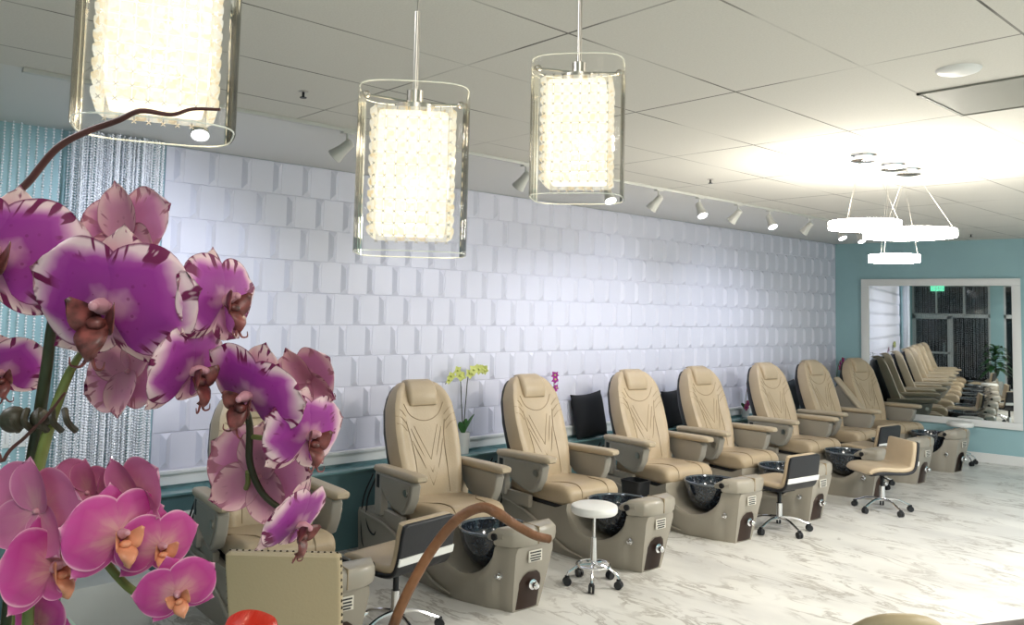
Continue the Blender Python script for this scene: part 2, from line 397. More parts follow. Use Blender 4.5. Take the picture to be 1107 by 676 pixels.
# relief tiles: square tiles set brick fashion, a raised hipped ridge covering every upright joint
b = NB()
TS, T0, TZ = .2485, 2.10, .722
TX0 = .008
RW, RH, RE = .038, .024, .050
z = H; ri = 0
while z > TZ+.02:
    z0, z1 = max(z-TS, TZ), z; z -= TS
    off = .124 if ri % 2 else 0.0
    ri += 1
    y = 3.934-TS*8+off
    edges = [T0]
    e = min(RE, (z1-z0)*.4)
    while y < L-.05:
        if y > T0+.05:
            yy = y
            g = .002
            q = [(yy-RW, z0+g), (yy+RW, z0+g), (yy+RW, z1-g), (yy-RW, z1-g)]
            lo = [b.verts.new((TX0, a, c)) for a, c in q]
            r0, r1 = b.verts.new((TX0+RH, yy, z0+e)), b.verts.new((TX0+RH, yy, z1-e))
            b.faces.new((lo[0], lo[1], r0)); b.faces.new((lo[1], lo[2], r1, r0)); b.faces.new((lo[2], lo[3], r1)); b.faces.new((lo[3], lo[0], r0, r1))
            edges.append(yy)
        y += TS
    edges.append(L-.002)
    # slightly proud flat faces with a thin joint along each course
    for a, c in zip(edges, edges[1:]):
        a2, c2 = a+(RW*.9 if a > T0 else 0), c-(RW*.9 if c < L-.01 else 0)
        if c2-a2 < .02: continue
        p = [(a2, z0+.002), (c2, z0+.002), (c2, z1-.002), (a2, z1-.002)]
        lo = [b.verts.new((TX0-.004, u, w)) for u, w in p]; hi = [b.verts.new((TX0+.004, u+(.002 if k in (0, 3) else -.002), w+(.002 if k < 2 else -.002))) for k, (u, w) in enumerate(p)]
        b.faces.new(hi)
        for k in range(4): b.faces.new((lo[k], lo[(k+1) % 4], hi[(k+1) % 4], hi[k]))
fs = [b.verts.new(p) for p in ((TX0-.004, T0, TZ), (TX0-.004, L, TZ), (TX0-.004, L, H), (TX0-.004, T0, H))]; b.faces.new(fs)
for f in b.faces:
    f.normal_update()
    if f.normal.x < 0: f.normal_flip()
struct('trim_5', b, white_tile)

# storefront behind the camera, seen only in the mirror
WX = [(.0, 1.98), (2.30, 3.0), (3.0, 9.6)]
b = NB(); box(b, -.1, .05, YF-.12, YF, 0, H+.05); box(b, 1.98, 2.30, YF-.12, YF, 0, H+.05); box(b, -.1, XR, YF-.12, YF, H-.10, H+.05); box(b, 5.2, XR, YF-.12, YF, 0, H+.05); struct('wall_front', b, teal)
def window(n, x0, x1, z0, z1, bars):
    w = NB()
    for (a, c, e, g) in [(x0, x1, z0, z0+.05), (x0, x1, z1-.05, z1), (x0, x0+.05, z0, z1), (x1-.05, x1, z0, z1)]+bars: box(w, a, c, YF-.07, YF-.01, e, g)
    o = struct('window_%d' % n, w, alu)
    g = NB(); box(g, x0, x1, YF-.10, YF-.08, z0, z1); gl = mesh_obj('window_pane', g, dark_glass, o, False)
window(1, .05, 1.98, 2.0, H-.10, [(.64, .69, 2.0, H-.1), (1.33, 1.38, 2.0, H-.1)])
window(2, 1.02, 1.98, .0, 2.0, [])
window(3, 2.30, 5.2, .0, H-.1, [(2.30, 5.2, 1.95, 2.05), (3.2, 3.25, 0, H-.1), (4.2, 4.25, 0, H-.1)])
d = NB()
for (a, c, e, g) in [(.05, .14, 0, 2.0), (.93, 1.02, 0, 2.0), (.05, 1.02, 1.9, 2.0), (.05, 1.02, 0, .2), (.1, 1.0, .93, .98)]: box(d, a, c, YF-.07, YF-.005, e, g)
do = struct('door_1', d, alu)
d = NB(); box(d, .1, 1.0, YF-.10, YF-.08, 0, 2.0); mesh_obj('door_pane', d, dark_glass, do, False)
d = NB(); tube(d, [(.85, YF+.05, .85), (.85, YF+.05, 1.25)], .012, smooth=False); mesh_obj('door_handle', d, chrome, do)
# exit sign
ex = thing('exit_sign', 'small green lit EXIT sign hanging over the shop door, seen in the mirror', 'sign', (.70, YF+.06, 2.68))
b = NB(); box(b, -.17, .17, -.02, .02, 0, .15, .006); mesh_obj('sign_box', b, green_em, ex)
cu = bpy.data.curves.new('exit_text', 'FONT'); cu.body = 'EXIT'; cu.size = .13; cu.align_x = 'CENTER'; cu.extrude = .002
to = bpy.data.objects.new('exit_text', cu); COL.objects.link(to); bpy.context.view_layer.update()
me = bpy.data.meshes.new_from_object(to.evaluated_get(bpy.context.evaluated_depsgraph_get())); bpy.data.objects.remove(to)
lt = bpy.data.objects.new('lettering', me); COL.objects.link(lt); me.materials.clear(); me.materials.append(white_pl); lt.parent = ex
lt.location = (0, .023, .03); lt.rotation_euler = (PI/2, 0, PI)

# bead curtains (nobody could count the strands)
def bead_curtain(name, strands, z0, z1, step, r, mat, label):
    V, Fc = [], []
    for (x, y, zs) in strands:
        z = z1-random.random()*step
        while z > max(z0, zs):
            k = len(V); rr = r*random.uniform(.75, 1.2); a = random.random()*PI
            dx, dy = cos(a)*rr, sin(a)*rr
            V += [(x+dx, y+dy, z), (x-dy, y+dx, z), (x-dx, y-dy, z), (x+dy, y-dx, z), (x, y, z+step*.48), (x, y, z-step*.48)]
            for i in range(4): Fc += [(k+i, k+(i+1) % 4, k+4), (k+(i+1) % 4, k+i, k+5)]
            z -= step
    me = bpy.data.meshes.new(name); me.from_pydata(V, [], Fc); me.materials.append(mat)
    o = bpy.data.objects.new(name, me); COL.objects.link(o); o['kind'] = 'stuff'; tag(o, label, 'bead curtain'); return o
st = []
for i in range(130): st.append((.13+random.uniform(-.05, .07), 1.475+.575*i/129+random.uniform(-.004, .004), .05))
for i in range(9): st.append((.10, 1.10+.36*i/8, .6))
bead_curtain('bead_curtain', st, .61, H-.01, .018, .0095, bead_m, 'sparkling clear crystal bead curtain hanging at the left end of the white tile wall')
st = [(.1+1.85*i/44+random.uniform(-.01, .01), YF+.10+random.uniform(0, .05), .3) for i in range(45)]
bead_curtain('window_bead_curtain', st, .3, H-.12, .055, .010, bead_far, 'crystal bead strands hanging across the dark shop window, seen in the mirror')

# ------------------------------------------------------------------ mirror on the far wall
mi = thing('wall_mirror', 'large mirror in a wide white frame on the far teal wall', 'mirror', bwall(1.384, .466))
b = NB(); wall_box(b, .48, 2.29, .55, 2.352, .002, .022)
for v in b.verts: v.co -= mi.location
mesh_obj('mirror_glass', b, tilecap, mi, False)
b = NB()
for a in ((.384, 2.384, 2.345, 2.442), (.384, 2.384, .466, .557), (.384, .487, .5572, 2.3448), (2.283, 2.384, .5572, 2.3448)): wall_box(b, a[0], a[1], a[2], a[3], .002, .045, .006)
for v in b.verts: v.co -= mi.location
mesh_obj('frame', b, white_paint, mi)

# ------------------------------------------------------------------ ceiling fittings
def track():
    t = thing('track_rail', 'slim pale grey lighting track running along the ceiling above the chairs', 'light track', (1.45, 6.2, H))
    b = NB(); box(b, -.018, .018, -5.3, 3.75, -.022, 0, .003); mesh_obj('rail', b, tracklamp, t)
track()
SPOT_Y = [(1.76, 1), (2.67, 0), (4.19, 0), (5.11, 1), (5.78, 0), (6.39, 1), (7.03, 0), (7.61, 1), (8.43, 0), (9.12, 1), (9.60, 1)]
spot_words = ['behind the left pendant', 'between the left and middle pendants', 'just left of the right pendant', 'glowing beside the right pendant bottom',
  'dark, first right of the right pendant', 'glowing, second right of the right pendant', 'dark, between the two glowing middle heads', 'glowing, above the fifth pedicure chair', 'dark, last unlit head before the ring lights',
  'glowing, left of the lowest ring light', 'glowing, nearest the far wall corner']
lampd = NB()
def make_spot():
    t = thing('track_spotlight', '', 'spotlight')
    b = NB(); cyl(b, (0, 0, 0), (0, 0, -.07), .008, 8); box(b, -.02, .02, -.04, .04, -.012, 0.0, .003); mesh_obj('stem', b, tracklamp, t)
    b = NB(); lathe(b, [(.018, .07), (.030, .06), (.034, .0), (.040, -.03), (.050, -.075), (.046, -.078), (.040, -.06)], 18, cap=True); fixn(b)
    h = mesh_obj('lamp_head', b, tracklamp, t)
    b = NB(); lathe(b, [(.001, -.071), (.030, -.071), (.0445, -.0695)], 18, cap=True); fixn(b); l = mesh_obj('lens', b, lensm, h)
    return t
sp0 = make_spot()
lens_dim = principled('lamp_lens_dim', (.9, .92, .95), .4, emit=(.9, .95, 1), es=2.0)
for i, (y, lit) in enumerate(SPOT_Y):
    loc = (1.45, y, H-.022)
    lab = 'small white track spotlight on the ceiling rail, '+spot_words[i]
    t = sp0 if i == 0 else dup(sp0, loc, 0, lab)
    t.location = loc; t['label'] = lab; t['group'] = 'track spotlights'
    head = [c for c in t.children if c.name.startswith('lamp_head')][0]
    if lit: dirv = Vector((.48, -.2, -.85))
    else: dirv = Vector((-1.0, -.25, -1.15))
    if i == 1: dirv = Vector((-.75, -.55, -.75))
    q = (-dirv).to_track_quat('Z', 'Y'); head.rotation_mode = 'QUATERNION'; head.rotation_quaternion = q; head.location = Vector((0, 0, -.085))+dirv.normalized()*.03
    # the light itself
    ld = bpy.data.lights.new('track_beam', 'SPOT'); ld.energy = 75 if i == 0 else 16 if i < 4 else 21; ld.color = (.82, .87, 1); ld.spot_size = math.radians(95); ld.spot_blend = .9; ld.shadow_soft_size = .05
    lo_ = bpy.data.objects.new('track_beam', ld); COL.objects.link(lo_)
    lo_.location = Vector(loc)+Vector((0, 0, -.085))+dirv.normalized()*.24
    aim = Vector((-1.0, 0, -.55)) if i == 0 else Vector((-1.0, 0.0, -1.15)) if i % 3 else Vector((-1.0, -.2, -.8))
    lo_.rotation_mode = 'QUATERNION'; lo_.rotation_quaternion = aim.to_track_quat('-Z', 'Y')

def ring_light(y, z, dia, label):
    t = thing('ring_pendant', label, 'ceiling light', (3.41, y, H), 0, 'LED ring pendants')
    b = NB(); lathe(b, [(.001, -.052), (.062, -.052), (.085, -.045), (.085, -.040), (.060, -.036), (.060, -.01), (.082, -.008), (.082, 0), (.001, 0)], 28); fixn(b); mesh_obj('canopy', b, chrome, t)
    r = dia/2; hh = .05; z0 = z-H
    b = NB(); n = 56; rings = []
    for i in range(n+1):
        a = 2*PI*i/n; c, s = cos(a), sin(a)
        rings.append([Vector((c*q, s*q, w)) for q, w in ((r, z0), (r, z0+hh), (r-.03, z0+hh), (r-.03, z0))])
    loft(b, rings, False); bmesh.ops.remove_doubles(b, verts=b.verts[:], dist=1e-5); fixn(b); mesh_obj('ring', b, ring_em, t)
    for k in range(3):
        a = 2*PI*k/3+.5; b = NB(); tube(b, [(cos(a)*.055, sin(a)*.055, -.05), (cos(a)*(r-.015), sin(a)*(r-.015), z0+hh)], .0014, n=5, smooth=False); mesh_obj('suspension_wire', b, nickel, t)
ring_light(5.44, 2.465, .45, 'glowing white LED ring hung leftmost of the three ring lights')
ring_light(6.16, 2.465, .62, 'widest glowing white LED ring, rightmost of the three ring lights')
ring_light(5.90, 2.27, .33, 'smallest glowing white LED ring, hung lowest of the three')

b = NB(); lathe(b, [(.001, -.02), (.055, -.02), (.085, -.010), (.092, 0), (.001, 0)], 28); fixn(b)
o = mesh_obj('ceiling_speaker', b, white_paint); o.location = (4.559, 3.833, H); tag(o, 'round white flush detector disc on the ceiling at upper right', 'smoke detector')
v = thing('ceiling_vent', 'flat grey rectangular return vent panel set in the ceiling at right', 'vent', (4.75, 4.41, H))
b = NB(); box(b, -.47, .47, -.285, .285, -.006, 0); mesh_obj('panel', b, vent_m, v, False)
b = NB()
for a in ((-.48, .48, -.295, -.28), (-.48, .48, .28, .295), (-.48, -.465, -.295, .295), (.465, .48, -.295, .295)): box(b, *a, -.01, 0)
mesh_obj('frame', b, vent_m, v, False)
for (x, y), w in zip(((2.056, 2.038), (2.039, 5.689), (2.071, 11.4)), ('beside the left pendant', 'above the middle chairs', 'near the far wall')):
    t = thing('sprinkler_head', 'tiny dark ceiling sprinkler '+w, 'sprinkler', (x, y, H), 0, 'ceiling sprinklers')
    b = NB(); lathe(b, [(.001, -.004), (.022, -.004), (.026, 0), (.001, 0)], 14); fixn(b); mesh_obj('escutcheon', b, nickel, t)
    b = NB(); cyl(b, (0, 0, -.004), (0, 0, -.03), .007, 8); cyl(b, (0, 0, -.03), (0, 0, -.034), .018, 10); mesh_obj('nozzle', b, black, t)

# ------------------------------------------------------------------ crystal pendants
def make_pendant(name, loc, zt, zb, label, rz):
    t = thing(name, label, 'pendant lamp', (loc[0], loc[1], zb), rz, 'crystal glass pendants')
    hgt = zt-zb; a, bb = .081, .074
    def sup(r1, r2, z, n=48, e=2.0/3.6):
        o = []
        for i in range(n):
            c, s = cos(2*PI*i/n), sin(2*PI*i/n)
            o.append(Vector((r1*math.copysign(abs(c)**e, c), r2*math.copysign(abs(s)**e, s), z)))
        return o
    b = NB(); loft(b, [sup(a, bb, z) for z in (0, hgt*.33, hgt*.66, hgt)], False); loft(b, [sup(a-.004, bb-.004, z) for z in (0, hgt)], False); fixn(b)
    g = mesh_obj('glass_sleeve', b, glass_thin, t)
    for z in (0, hgt):
        b = NB(); tube(b, sup(a-.002, bb-.002, z)+sup(a-.002, bb-.002, z)[:1], .0009, n=6, smooth=False, cap=False)
        mesh_obj('glass_rim', b, glass_edge, g)
    pl = bpy.data.lights.new('pendant_bulb', 'POINT'); pl.energy = 7; pl.color = (1, .85, .6); pl.shadow_soft_size = .02
    po = bpy.data.objects.new('pendant_bulb', pl); COL.objects.link(po); po.location = (loc[0], loc[1], zb+hgt*.5)
    # inner crystal box
    w = .053; z0, z1 = hgt*.095, hgt*.87
    b = NB(); box(b, -w+.004, w-.004, -w+.004, w-.004, z0+.006, z1-.004, .006); c = mesh_obj('diffuser', b, bulb_core, t)
    b = NB(); nc, nr = 7, 11; s = 2*w/nc; sz = (z1-z0)/nr
    for face in range(4):
        Rz = Matrix.Rotation(face*PI/2, 4, 'Z')
        for i in range(nc):
            for j in range(nr):
                cx, cz = -w+s*(i+.5), z0+sz*(j+.5); q = .47
                base = [(cx-s*q, -w, cz-sz*q), (cx+s*q, -w, cz-sz*q), (cx+s*q, -w, cz+sz*q), (cx-s*q, -w, cz+sz*q)]
                tp = [(cx-s*.2, -w-.008, cz-sz*.2), (cx+s*.2, -w-.008, cz-sz*.2), (cx+s*.2, -w-.008, cz+sz*.2), (cx-s*.2, -w-.008, cz+sz*.2)]
                A = [b.verts.new(Rz @ Vector(p)) for p in base]; T = [b.verts.new(Rz @ Vector(p)) for p in tp]
                b.faces.new(T)
                for k in range(4): b.faces.new((A[k], A[(k+1) % 4], T[(k+1) % 4], T[k]))
    fixn(b); o = mesh_obj('crystal_shade', b, crystal, t, False); o['kind'] = 'stuff'
    b = NB()
    for face in range(4):
        Rz = Matrix.Rotation(face*PI/2, 4, 'Z')
        for i in range(nc+1):
            for j in range(nr+1):
                cx, cz = -w+s*i, z0+sz*j
                for a1 in (PI/4, -PI/4):
                    dx, dz = cos(a1)*.0032, sin(a1)*.0032; ex_, ez = -sin(a1)*.0005, cos(a1)*.0005
                    b.faces.new([b.verts.new(Rz @ Vector((cx+sx*dx+sy*ex_, -w-.0015, cz+sx*dz+sy*ez))) for sx, sy in ((-1, -1), (1, -1), (1, 1), (-1, 1))])
    o = mesh_obj('crystal_links', b, nickel, o, False); o['kind'] = 'stuff'
    b = NB(); lathe(b, [(.001, z1), (.030, z1), (.030, z1+.012), (.012, z1+.016), (.012, z1+.035), (.001, z1+.036)], 18); fixn(b); mesh_obj('socket_cap', b, nickel, t)
    for k in range(2):
        b = NB(); sgn = 1 if k else -1
        cyl(b, (0, 0, z1+.018), (sgn*(a-.012), sgn*.02, z1+.022), .0016, 6); sphere(b, (sgn*(a-.012), sgn*.02, z1+.022), .006, 10, 6); cyl(b, (sgn*(a-.012), sgn*.02, z1+.022), (sgn*(a-.004), sgn*.022, z1+.022), .004, 8)
        mesh_obj('glass_holder', b, nickel, t)
    b = NB(); cyl(b, (0, 0, z1+.03), (0, 0, z1+.155), .0042, 10); mesh_obj('stem_rod', b, nickel, t)
    b = NB(); cyl(b, (0, 0, z1+.15), (0, 0, H-zb-.018), .0012, 6); mesh_obj('cord', b, nickel, t)
    b = NB(); lathe(b, [(.001, H-zb-.022), (.05, H-zb-.02), (.06, H-zb), (.001, H-zb)], 20); fixn(b); mesh_obj('canopy', b, chrome, t)
    return t
make_pendant('crystal_pendant', (4.968, .313), 2.262, 2.058, 'glowing crystal pendant in a clear glass sleeve, leftmost and cut off by the top edge', 1.23)
make_pendant('crystal_pendant', (4.888, .709), 2.190, 1.953, 'glowing crystal pendant in a clear glass sleeve, middle and lowest of the three', .93)
make_pendant('crystal_pendant', (4.899, 1.05), 2.305, 2.070, 'glowing crystal pendant in a clear glass sleeve, rightmost and smallest of the three', .66)

# ------------------------------------------------------------------ pedicure chairs
def rrect(cx, cy, hw, hh, r, n=5):
    # rounded rectangle points in local 2D, anticlockwise
    r = min(r, hw*.98, hh*.98); o = []
    for qx, qy, a0 in ((1, 1, 0), (-1, 1, PI/2), (-1, -1, PI), (1, -1, 1.5*PI)):
        for i in range(n):
            a = a0+PI/2*i/(n-1); o.append((cx+qx*(hw-r)+r*cos(a), cy+qy*(hh-r)+r*sin(a)))
    return o
def make_chair():
    t = thing('pedicure_chair', '', 'pedicure chair')
    # -- tub / pedestal body
    topz = lambda x: .345 if x < 1.30 else interp([(1.30, .345), (1.36, .375), (1.42, .40), (1.437, .40)], x) if x < 1.437 else (.405-.215*math.sqrt(max(0, 1-((x-1.70)/.264)**2)) if x < 1.963 else interp([(1.963, .405), (1.99, .415)], x))
    wt = [(.36, .27), (.6, .285), (1.2, .285), (1.5, .295), (1.72, .285), (1.9, .24), (2.05, .185), (2.12, .155)]
    wb = [(.36, .25), (.6, .27), (1.0, .27), (1.3, .25), (1.6, .25), (1.85, .19), (2.05, .13), (2.12, .105)]
    xs = [.36, .40, .5, .65, .8, 1.0, 1.15, 1.28, 1.33, 1.38, 1.42, 1.434, 1.4375, 1.442, 1.452, 1.47, 1.50, 1.55, 1.61, 1.67, 1.73, 1.79, 1.85, 1.90, 1.93, 1.948, 1.957, 1.9615, 1.966, 1.985, 2.02, 2.06, 2.09, 2.115]
    b = NB(); rings = []
    for x in xs:
        zt = topz(x); a, c = interp(wt, x), interp(wb, x); ring = []
        m = 10
        k = max(0., min(1., (x-1.75)/.35))
        for i in range(m+1):   # right side up
            f = i/m; z = zt*f
            w = c+(a-c)*min(1, (z/.40))**.8
            if 1.0 < x < 1.97: w += .012*sin(min(1, z/.3)*PI)
            ring.append(Vector((x-k*.085*(1-z/.42), w*(1-.0), z)))
        ring[-1].y -= .012
        left = [Vector((p.x, -p.y, p.z)) for p in reversed(ring)]
        rings.append([p for p in ring]+left)
    loft(b, rings); fixn(b); base = mesh_obj('tub_base', b, shellgrey, t)
    # raised swoosh on both sides
    for s in (-1, 1):
        b = NB(); P = [(.45, .29*s, .335), (.85, .30*s, .30), (1.15, .292*s, .19), (1.4, .285*s, .07), (1.6, .28*s, .035)]
        tube(b, P, [.006, .012, .014, .012, .004], n=8); mesh_obj('swoosh_trim', b, shellgrey, base)
    # bowl in its scoop
    b = NB(); cz = .435
    prof = [(.001, cz-.245), (.08, cz-.24), (.14, cz-.205), (.185, cz-.13), (.205, cz-.05), (.212, cz), (.200, cz+.002), (.192, cz-.05), (.17, cz-.12), (.12, cz-.19), (.001, cz-.215)]
    lathe(b, prof, 32, Matrix.Translation((1.705, 0, 0)) @ Matrix.Diagonal((1.12, 1.12, 1, 1))); fixn(b); bowl = mesh_obj('foot_bowl', b, bowl_m, t)
    b = NB(); P = [Vector((1.705+.234*cos(2*PI*i/36), .234*sin(2*PI*i/36), cz+.004)) for i in range(37)]; tube(b, P, .011, n=8, smooth=False, cap=False); mesh_obj('bowl_rim', b, principled('bowl_rim_m', (.16, .18, .20), .15, .6), bowl)
    # foot rest block over the front end
    b = NB(); rings = []
    for z, g in ((.418, -.004), (.430, .004), (.47, .008), (.505, .006), (.525, -.008), (.532, -.035)):
        x0, x1 = 1.985-g, 2.135+g; ring = []
        for i in range(25):
            u = -1+2*i/24; yy = u*(.178+g); xx = x1-.045*abs(u)**3; ring.append(Vector((xx, yy, z)))
        for i in range(13):
            u = 1-2*i/12; ring.append(Vector((x0-.0, u*(.225+g), z)))
        rings.append(ring)
    loft(b, rings); fixn(b); fr = mesh_obj('foot_rest', b, shellgrey, t)
    b = NB(); box(b, 1.99, 2.146, -.0025, .0025, .43, .5345, .001); mesh_obj('centre_groove', b, seam_m, fr)
    # arms sweeping from the foot rest over the rim
    for s in (-1, 1):
        b = NB(); tube(b, [(2.03, .175*s, .478), (1.97, .20*s, .474), (1.925, .205*s, .458), (1.89, .195*s, .447)], [.04, .034, .025, .012], n=10); mesh_obj('rim_handle', b, shellgrey, fr)
        b = NB(); cyl(b, (1.985, .215*s, .472), (1.987, .240*s, .472), .022, 16); mesh_obj('jet_cap', b, black, fr)
    # front: brown kick panel, knob, sticker, side knobs
    b = NB(); zs = [(.012, .112), (.06, .112), (.12, .106), (.18, .092), (.225, .07), (.25, .035)]
    rows_ = []
    for z, w in zs:
        rows_.append([Vector((2.120-.085*(1-z/.42)-.045*abs(u*w/.2)**2+.004, u*w, z)) for u in (-1, -.6, -.2, .2, .6, 1)])
    vr = [[b.verts.new(p) for p in r] for r in rows_]
    for r1, r2 in zip(vr, vr[1:]):
        for i in range(5): b.faces.new((r1[i], r1[i+1], r2[i+1], r2[i]))
    r = bmesh.ops.solidify(b, geom=b.faces[:], thickness=-.008); fixn(b); kp = mesh_obj('kick_panel', b, brown_pl, t)
    b = NB(); M = Matrix.Translation((2.085, 0, .17)) @ Matrix.Rotation(PI/2, 4, 'Y')
    lathe(b, [(.001, 0), (.032, 0), (.032, .012), (.020, .016), (.022, .045), (.014, .055), (.001, .056)], 18, M); fixn(b); mesh_obj('knob', b, chrome, kp)
    for s in (-1, 1):
        b = NB(); M = Matrix.Translation((1.985, .170*s, .225)) @ Matrix.Rotation(-PI/2*s, 4, 'X')
        lathe(b, [(.001, 0), (.022, 0), (.022, .02), (.015, .024), (.014, .04), (.001, .042)], 16, M); fixn(b); mesh_obj('side_knob', b, chrome, t)
    b = NB(); box(b, 2.108, 2.116, -.055, .055, .315, .385, .002); stk = mesh_obj('sticker', b, label_m, t)
    b = NB()
    for z, w in ((.373, .046), (.356, .042), (.340, .045), (.325, .038)): box(b, 2.1155, 2.1172, -w, w, z-.0042, z+.0042)
    mesh_obj('print_lines', b, ink, stk, False)
    # -- seat
    b = NB(); rings = []
    for x, h0, h1, w in ((.70, .375, .47, .24), (.72, .365, .49, .265), (.85, .36, .495, .28), (1.1, .36, .505, .283), (1.3, .36, .52, .283), (1.38, .365, .52, .282), (1.415, .375, .51, .276), (1.443, .39, .49, .266), (1.455, .415, .465, .245)):
        zc, hh = (h0+h1)/2, (h1-h0)/2
        rings.append([Vector((x, p, q)) for p, q in rrect(0, zc, w, hh, .05, 6)])
    loft(b, rings); fixn(b); seat = mesh_obj('seat', b, leather, t)
    b = NB(); box(b, .62, 1.41, -.276, .276, .340, .374, .01); mesh_obj('seat_pan', b, black, t)
    for s in (-1, 1):
        b = NB(); tube(b, [(1.05, .27*s, .496), (1.16, .20*s, .508), (1.25, .15*s, .519), (1.36, .14*s, .5235), (1.415, .14*s, .512), (1.445, .14*s, .487), (1.456, .14*s, .45), (1.447, .14*s, .41)], .004, n=6); mesh_obj('seat_seam', b, seam_m, seat)
    # -- back
    A, Bp = Vector((.87, 0, .42)), Vector((.56, 0, 1.30)); ax = (Bp-A); LB = ax.length; ax.normalize(); nr = Vector((ax.z, 0, -ax.x))  # nr points forward
    hwid = [(0, .235), (.2, .27), (.42, .292), (.62, .295), (.80, .272), (.90, .235), (.96, .195), (.99, .155), (1, .12)]
    thk = [(0, .10), (.3, .13), (.8, .125), (.95, .10), (1, .05)]
    def hw(tt): 
        for (a, p), (c, q) in zip(hwid, hwid[1:]):
            if tt <= c: return p+(q-p)*(tt-a)/(c-a)
        return hwid[-1][1]
    def front(y, tt):
        w = hw(tt); u = abs(y)/w
        bol = .030*math.exp(-((u-.80)/.20)**2)*(1-max(0, (tt-.86)/.14))
        th = interp(thk, tt); lum = .018*math.exp(-((tt-.28)/.16)**2)
        edge = -.055*max(0, (u-.86)/.14)**2
        return th*.5+bol+lum*(1-u*u)+edge
    def P(y, tt, off): return A+ax*(LB*tt)+nr*off+Vector((0, y, 0))
    b = NB(); rings = []; NU = 21
    tts = [0, .04, .1, .18, .26, .34, .42, .5, .58, .66, .74, .80, .85, .90, .94, .97, .99, 1.0]
    for tt in tts:
        w = hw(tt); r = [P(-w+2*w*i/(NU-1), tt, front(-w+2*w*i/(NU-1), tt)) for i in range(NU)]
        th = interp(thk, tt)
        r += [P(w*1.0-2*w*i/8, tt, -th*.5+.03*abs((1-2*i/8))**4) for i in range(9)]
        rings.append(r)
    loft(b, rings); fixn(b); back = mesh_obj('backrest', b, leather, t)
    # black rear shell
    b = NB(); rings = []
    for tt in (-.02, .05, .2, .4, .6, .78, .88, .94, .97):
        w = hw(max(0, tt))*1.0; th = interp(thk, max(tt, 0)); dp = (.075+.065*math.exp(-((tt-.5)/.3)**2))*(1-max(0, (tt-.8)/.2))**.6
        r = [P(w-2*w*i/8, tt, -th*.5+.028+.0*i) for i in range(9)]+[P(-w+2*w*i/12, tt, -th*.5-dp*(1-(-1+2*i/12)**4)-.004) for i in range(13)]
        rings.append(r)
    loft(b, rings); fixn(b); mesh_obj('back_shell', b, black, t)
    # headrest pillow rolled over the top
    b = NB(); rings = []
    for tt, off, w, hh in ((.775, .075, .095, .012), (.785, .090, .118, .026), (.82, .098, .126, .034), (.88, .098, .128, .038), (.94, .086, .126, .042), (.985, .06, .120, .046), (1.012, .03, .112, .042), (1.02, .0, .10, .03)):
        rings.append([P(p, tt, off+q-.035) for p, q in rrect(0, 0, w, hh, hh*.9, 6)])
    loft(b, rings); fixn(b); mesh_obj('headrest', b, leather, t)
    # quilting lines on the back
    def seam(pts, name='back_seam', r=.0035):
        b = NB(); tube(b, [P(y, tt, front(y, tt)+.001) for y, tt in pts], r, n=6, k=5); mesh_obj(name, b, seam_m, back)
    seam([(-.17, .80), (-.13, .72), (-.07, .675), (0, .66), (.07, .675), (.13, .72), (.17, .80)])
    seam([(-.165, .66), (-.14, .5), (-.13, .3), (-.135, .08)]); seam([(.165, .66), (.14, .5), (.13, .3), (.135, .08)])
    for s in (-1, 1):
        seam([(.13*s, .60), (.07*s, .42), (.0, .24)], r=.0025); seam([(.13*s, .50), (.07*s, .32), (.0, .14)], r=.0025); seam([(.10*s, .62), (.05*s, .48), (.0, .34)], r=.0025)
        for q in (.70, .64, .58): seam([(.165*s, q), (.21*s, q+.05), (.255*s, q+.065)], r=.0025)
    # -- arms
    for s in (-1, 1):
        ye = .345*s
        b = NB(); rings = []
        for x, zc, w, hh in ((.665, .690, .03, .012), (.675, .692, .046, .024), (.72, .694, .050, .027), (1.0, .704, .053, .027), (1.25, .712, .056, .027), (1.32, .714, .053, .024), (1.34, .714, .035, .012)):
            rings.append([Vector((x, ye+p, zc+q)) for p, q in rrect(0, 0, w, hh, .022, 5)])
        loft(b, rings); fixn(b); pad = mesh_obj('arm_pad', b, leather_pale, t)
        b = NB(); prism(b, [(.77, .672), (1.23, .682), (1.262, .655), (1.235, .55), (1.17, .455), (1.12, .435), (.99, .455), (.86, .50), (.79, .56), (.765, .62)], ye-.036, ye+.036, .014, 3); pn = mesh_obj('arm_panel', b, shellgrey2, t)
        b = NB(); prism(b, [(.785, .655), (1.215, .665), (1.238, .645), (1.215, .56), (1.155, .475), (1.115, .457), (.99, .476), (.87, .518), (.806, .57), (.785, .62)], ye+.036*s-.002, ye+.0405*s+.002*s, .0025, 1); mesh_obj('panel_facing', b, shellgrey, pn)
        b = NB(); cyl(b, (1.185, ye+.034*s, .60), (1.185, ye+.052*s, .60), .026, 18); mesh_obj('arm_knob', b, nickel, pn)
        b = NB(); cyl(b, (1.06, ye, .66), (1.20, ye, .675), .012, 8); mesh_obj('arm_hinge', b, chrome, pn)
        b = NB(); box(b, .665, .775, ye-.03, ye+.03, .36, .672, .012); post = mesh_obj('arm_post', b, leather_pale if s > 0 else shellgrey2, t)
        b = NB(); box(b, .695, .745, ye+.0285*s-.003, ye+.0285*s+.004, .555, .65, .002); mesh_obj('post_slot', b, black, post)
        b = NB(); box(b, .60, 1.05, ye-.045 if s > 0 else ye+.0, ye if s > 0 else ye+.045, .30, .40, .01); mesh_obj('arm_bracket', b, shellgrey, t)
    # hose loops hanging behind the arm
    for y in (-.335, .335):
        b = NB(); tube(b, [(.60, y, .60), (.50, y*1.05, .42), (.55, y*1.1, .25), (.66, y*1.08, .20), (.70, y*1.02, .33), (.62, y, .40)], .007, n=8)
        tube(b, [(.55, y, .62), (.43, y*1.06, .40), (.46, y*1.1, .12), (.52, y, .03)], .006, n=8)
        mesh_obj('hose', b, black, t)
    return t
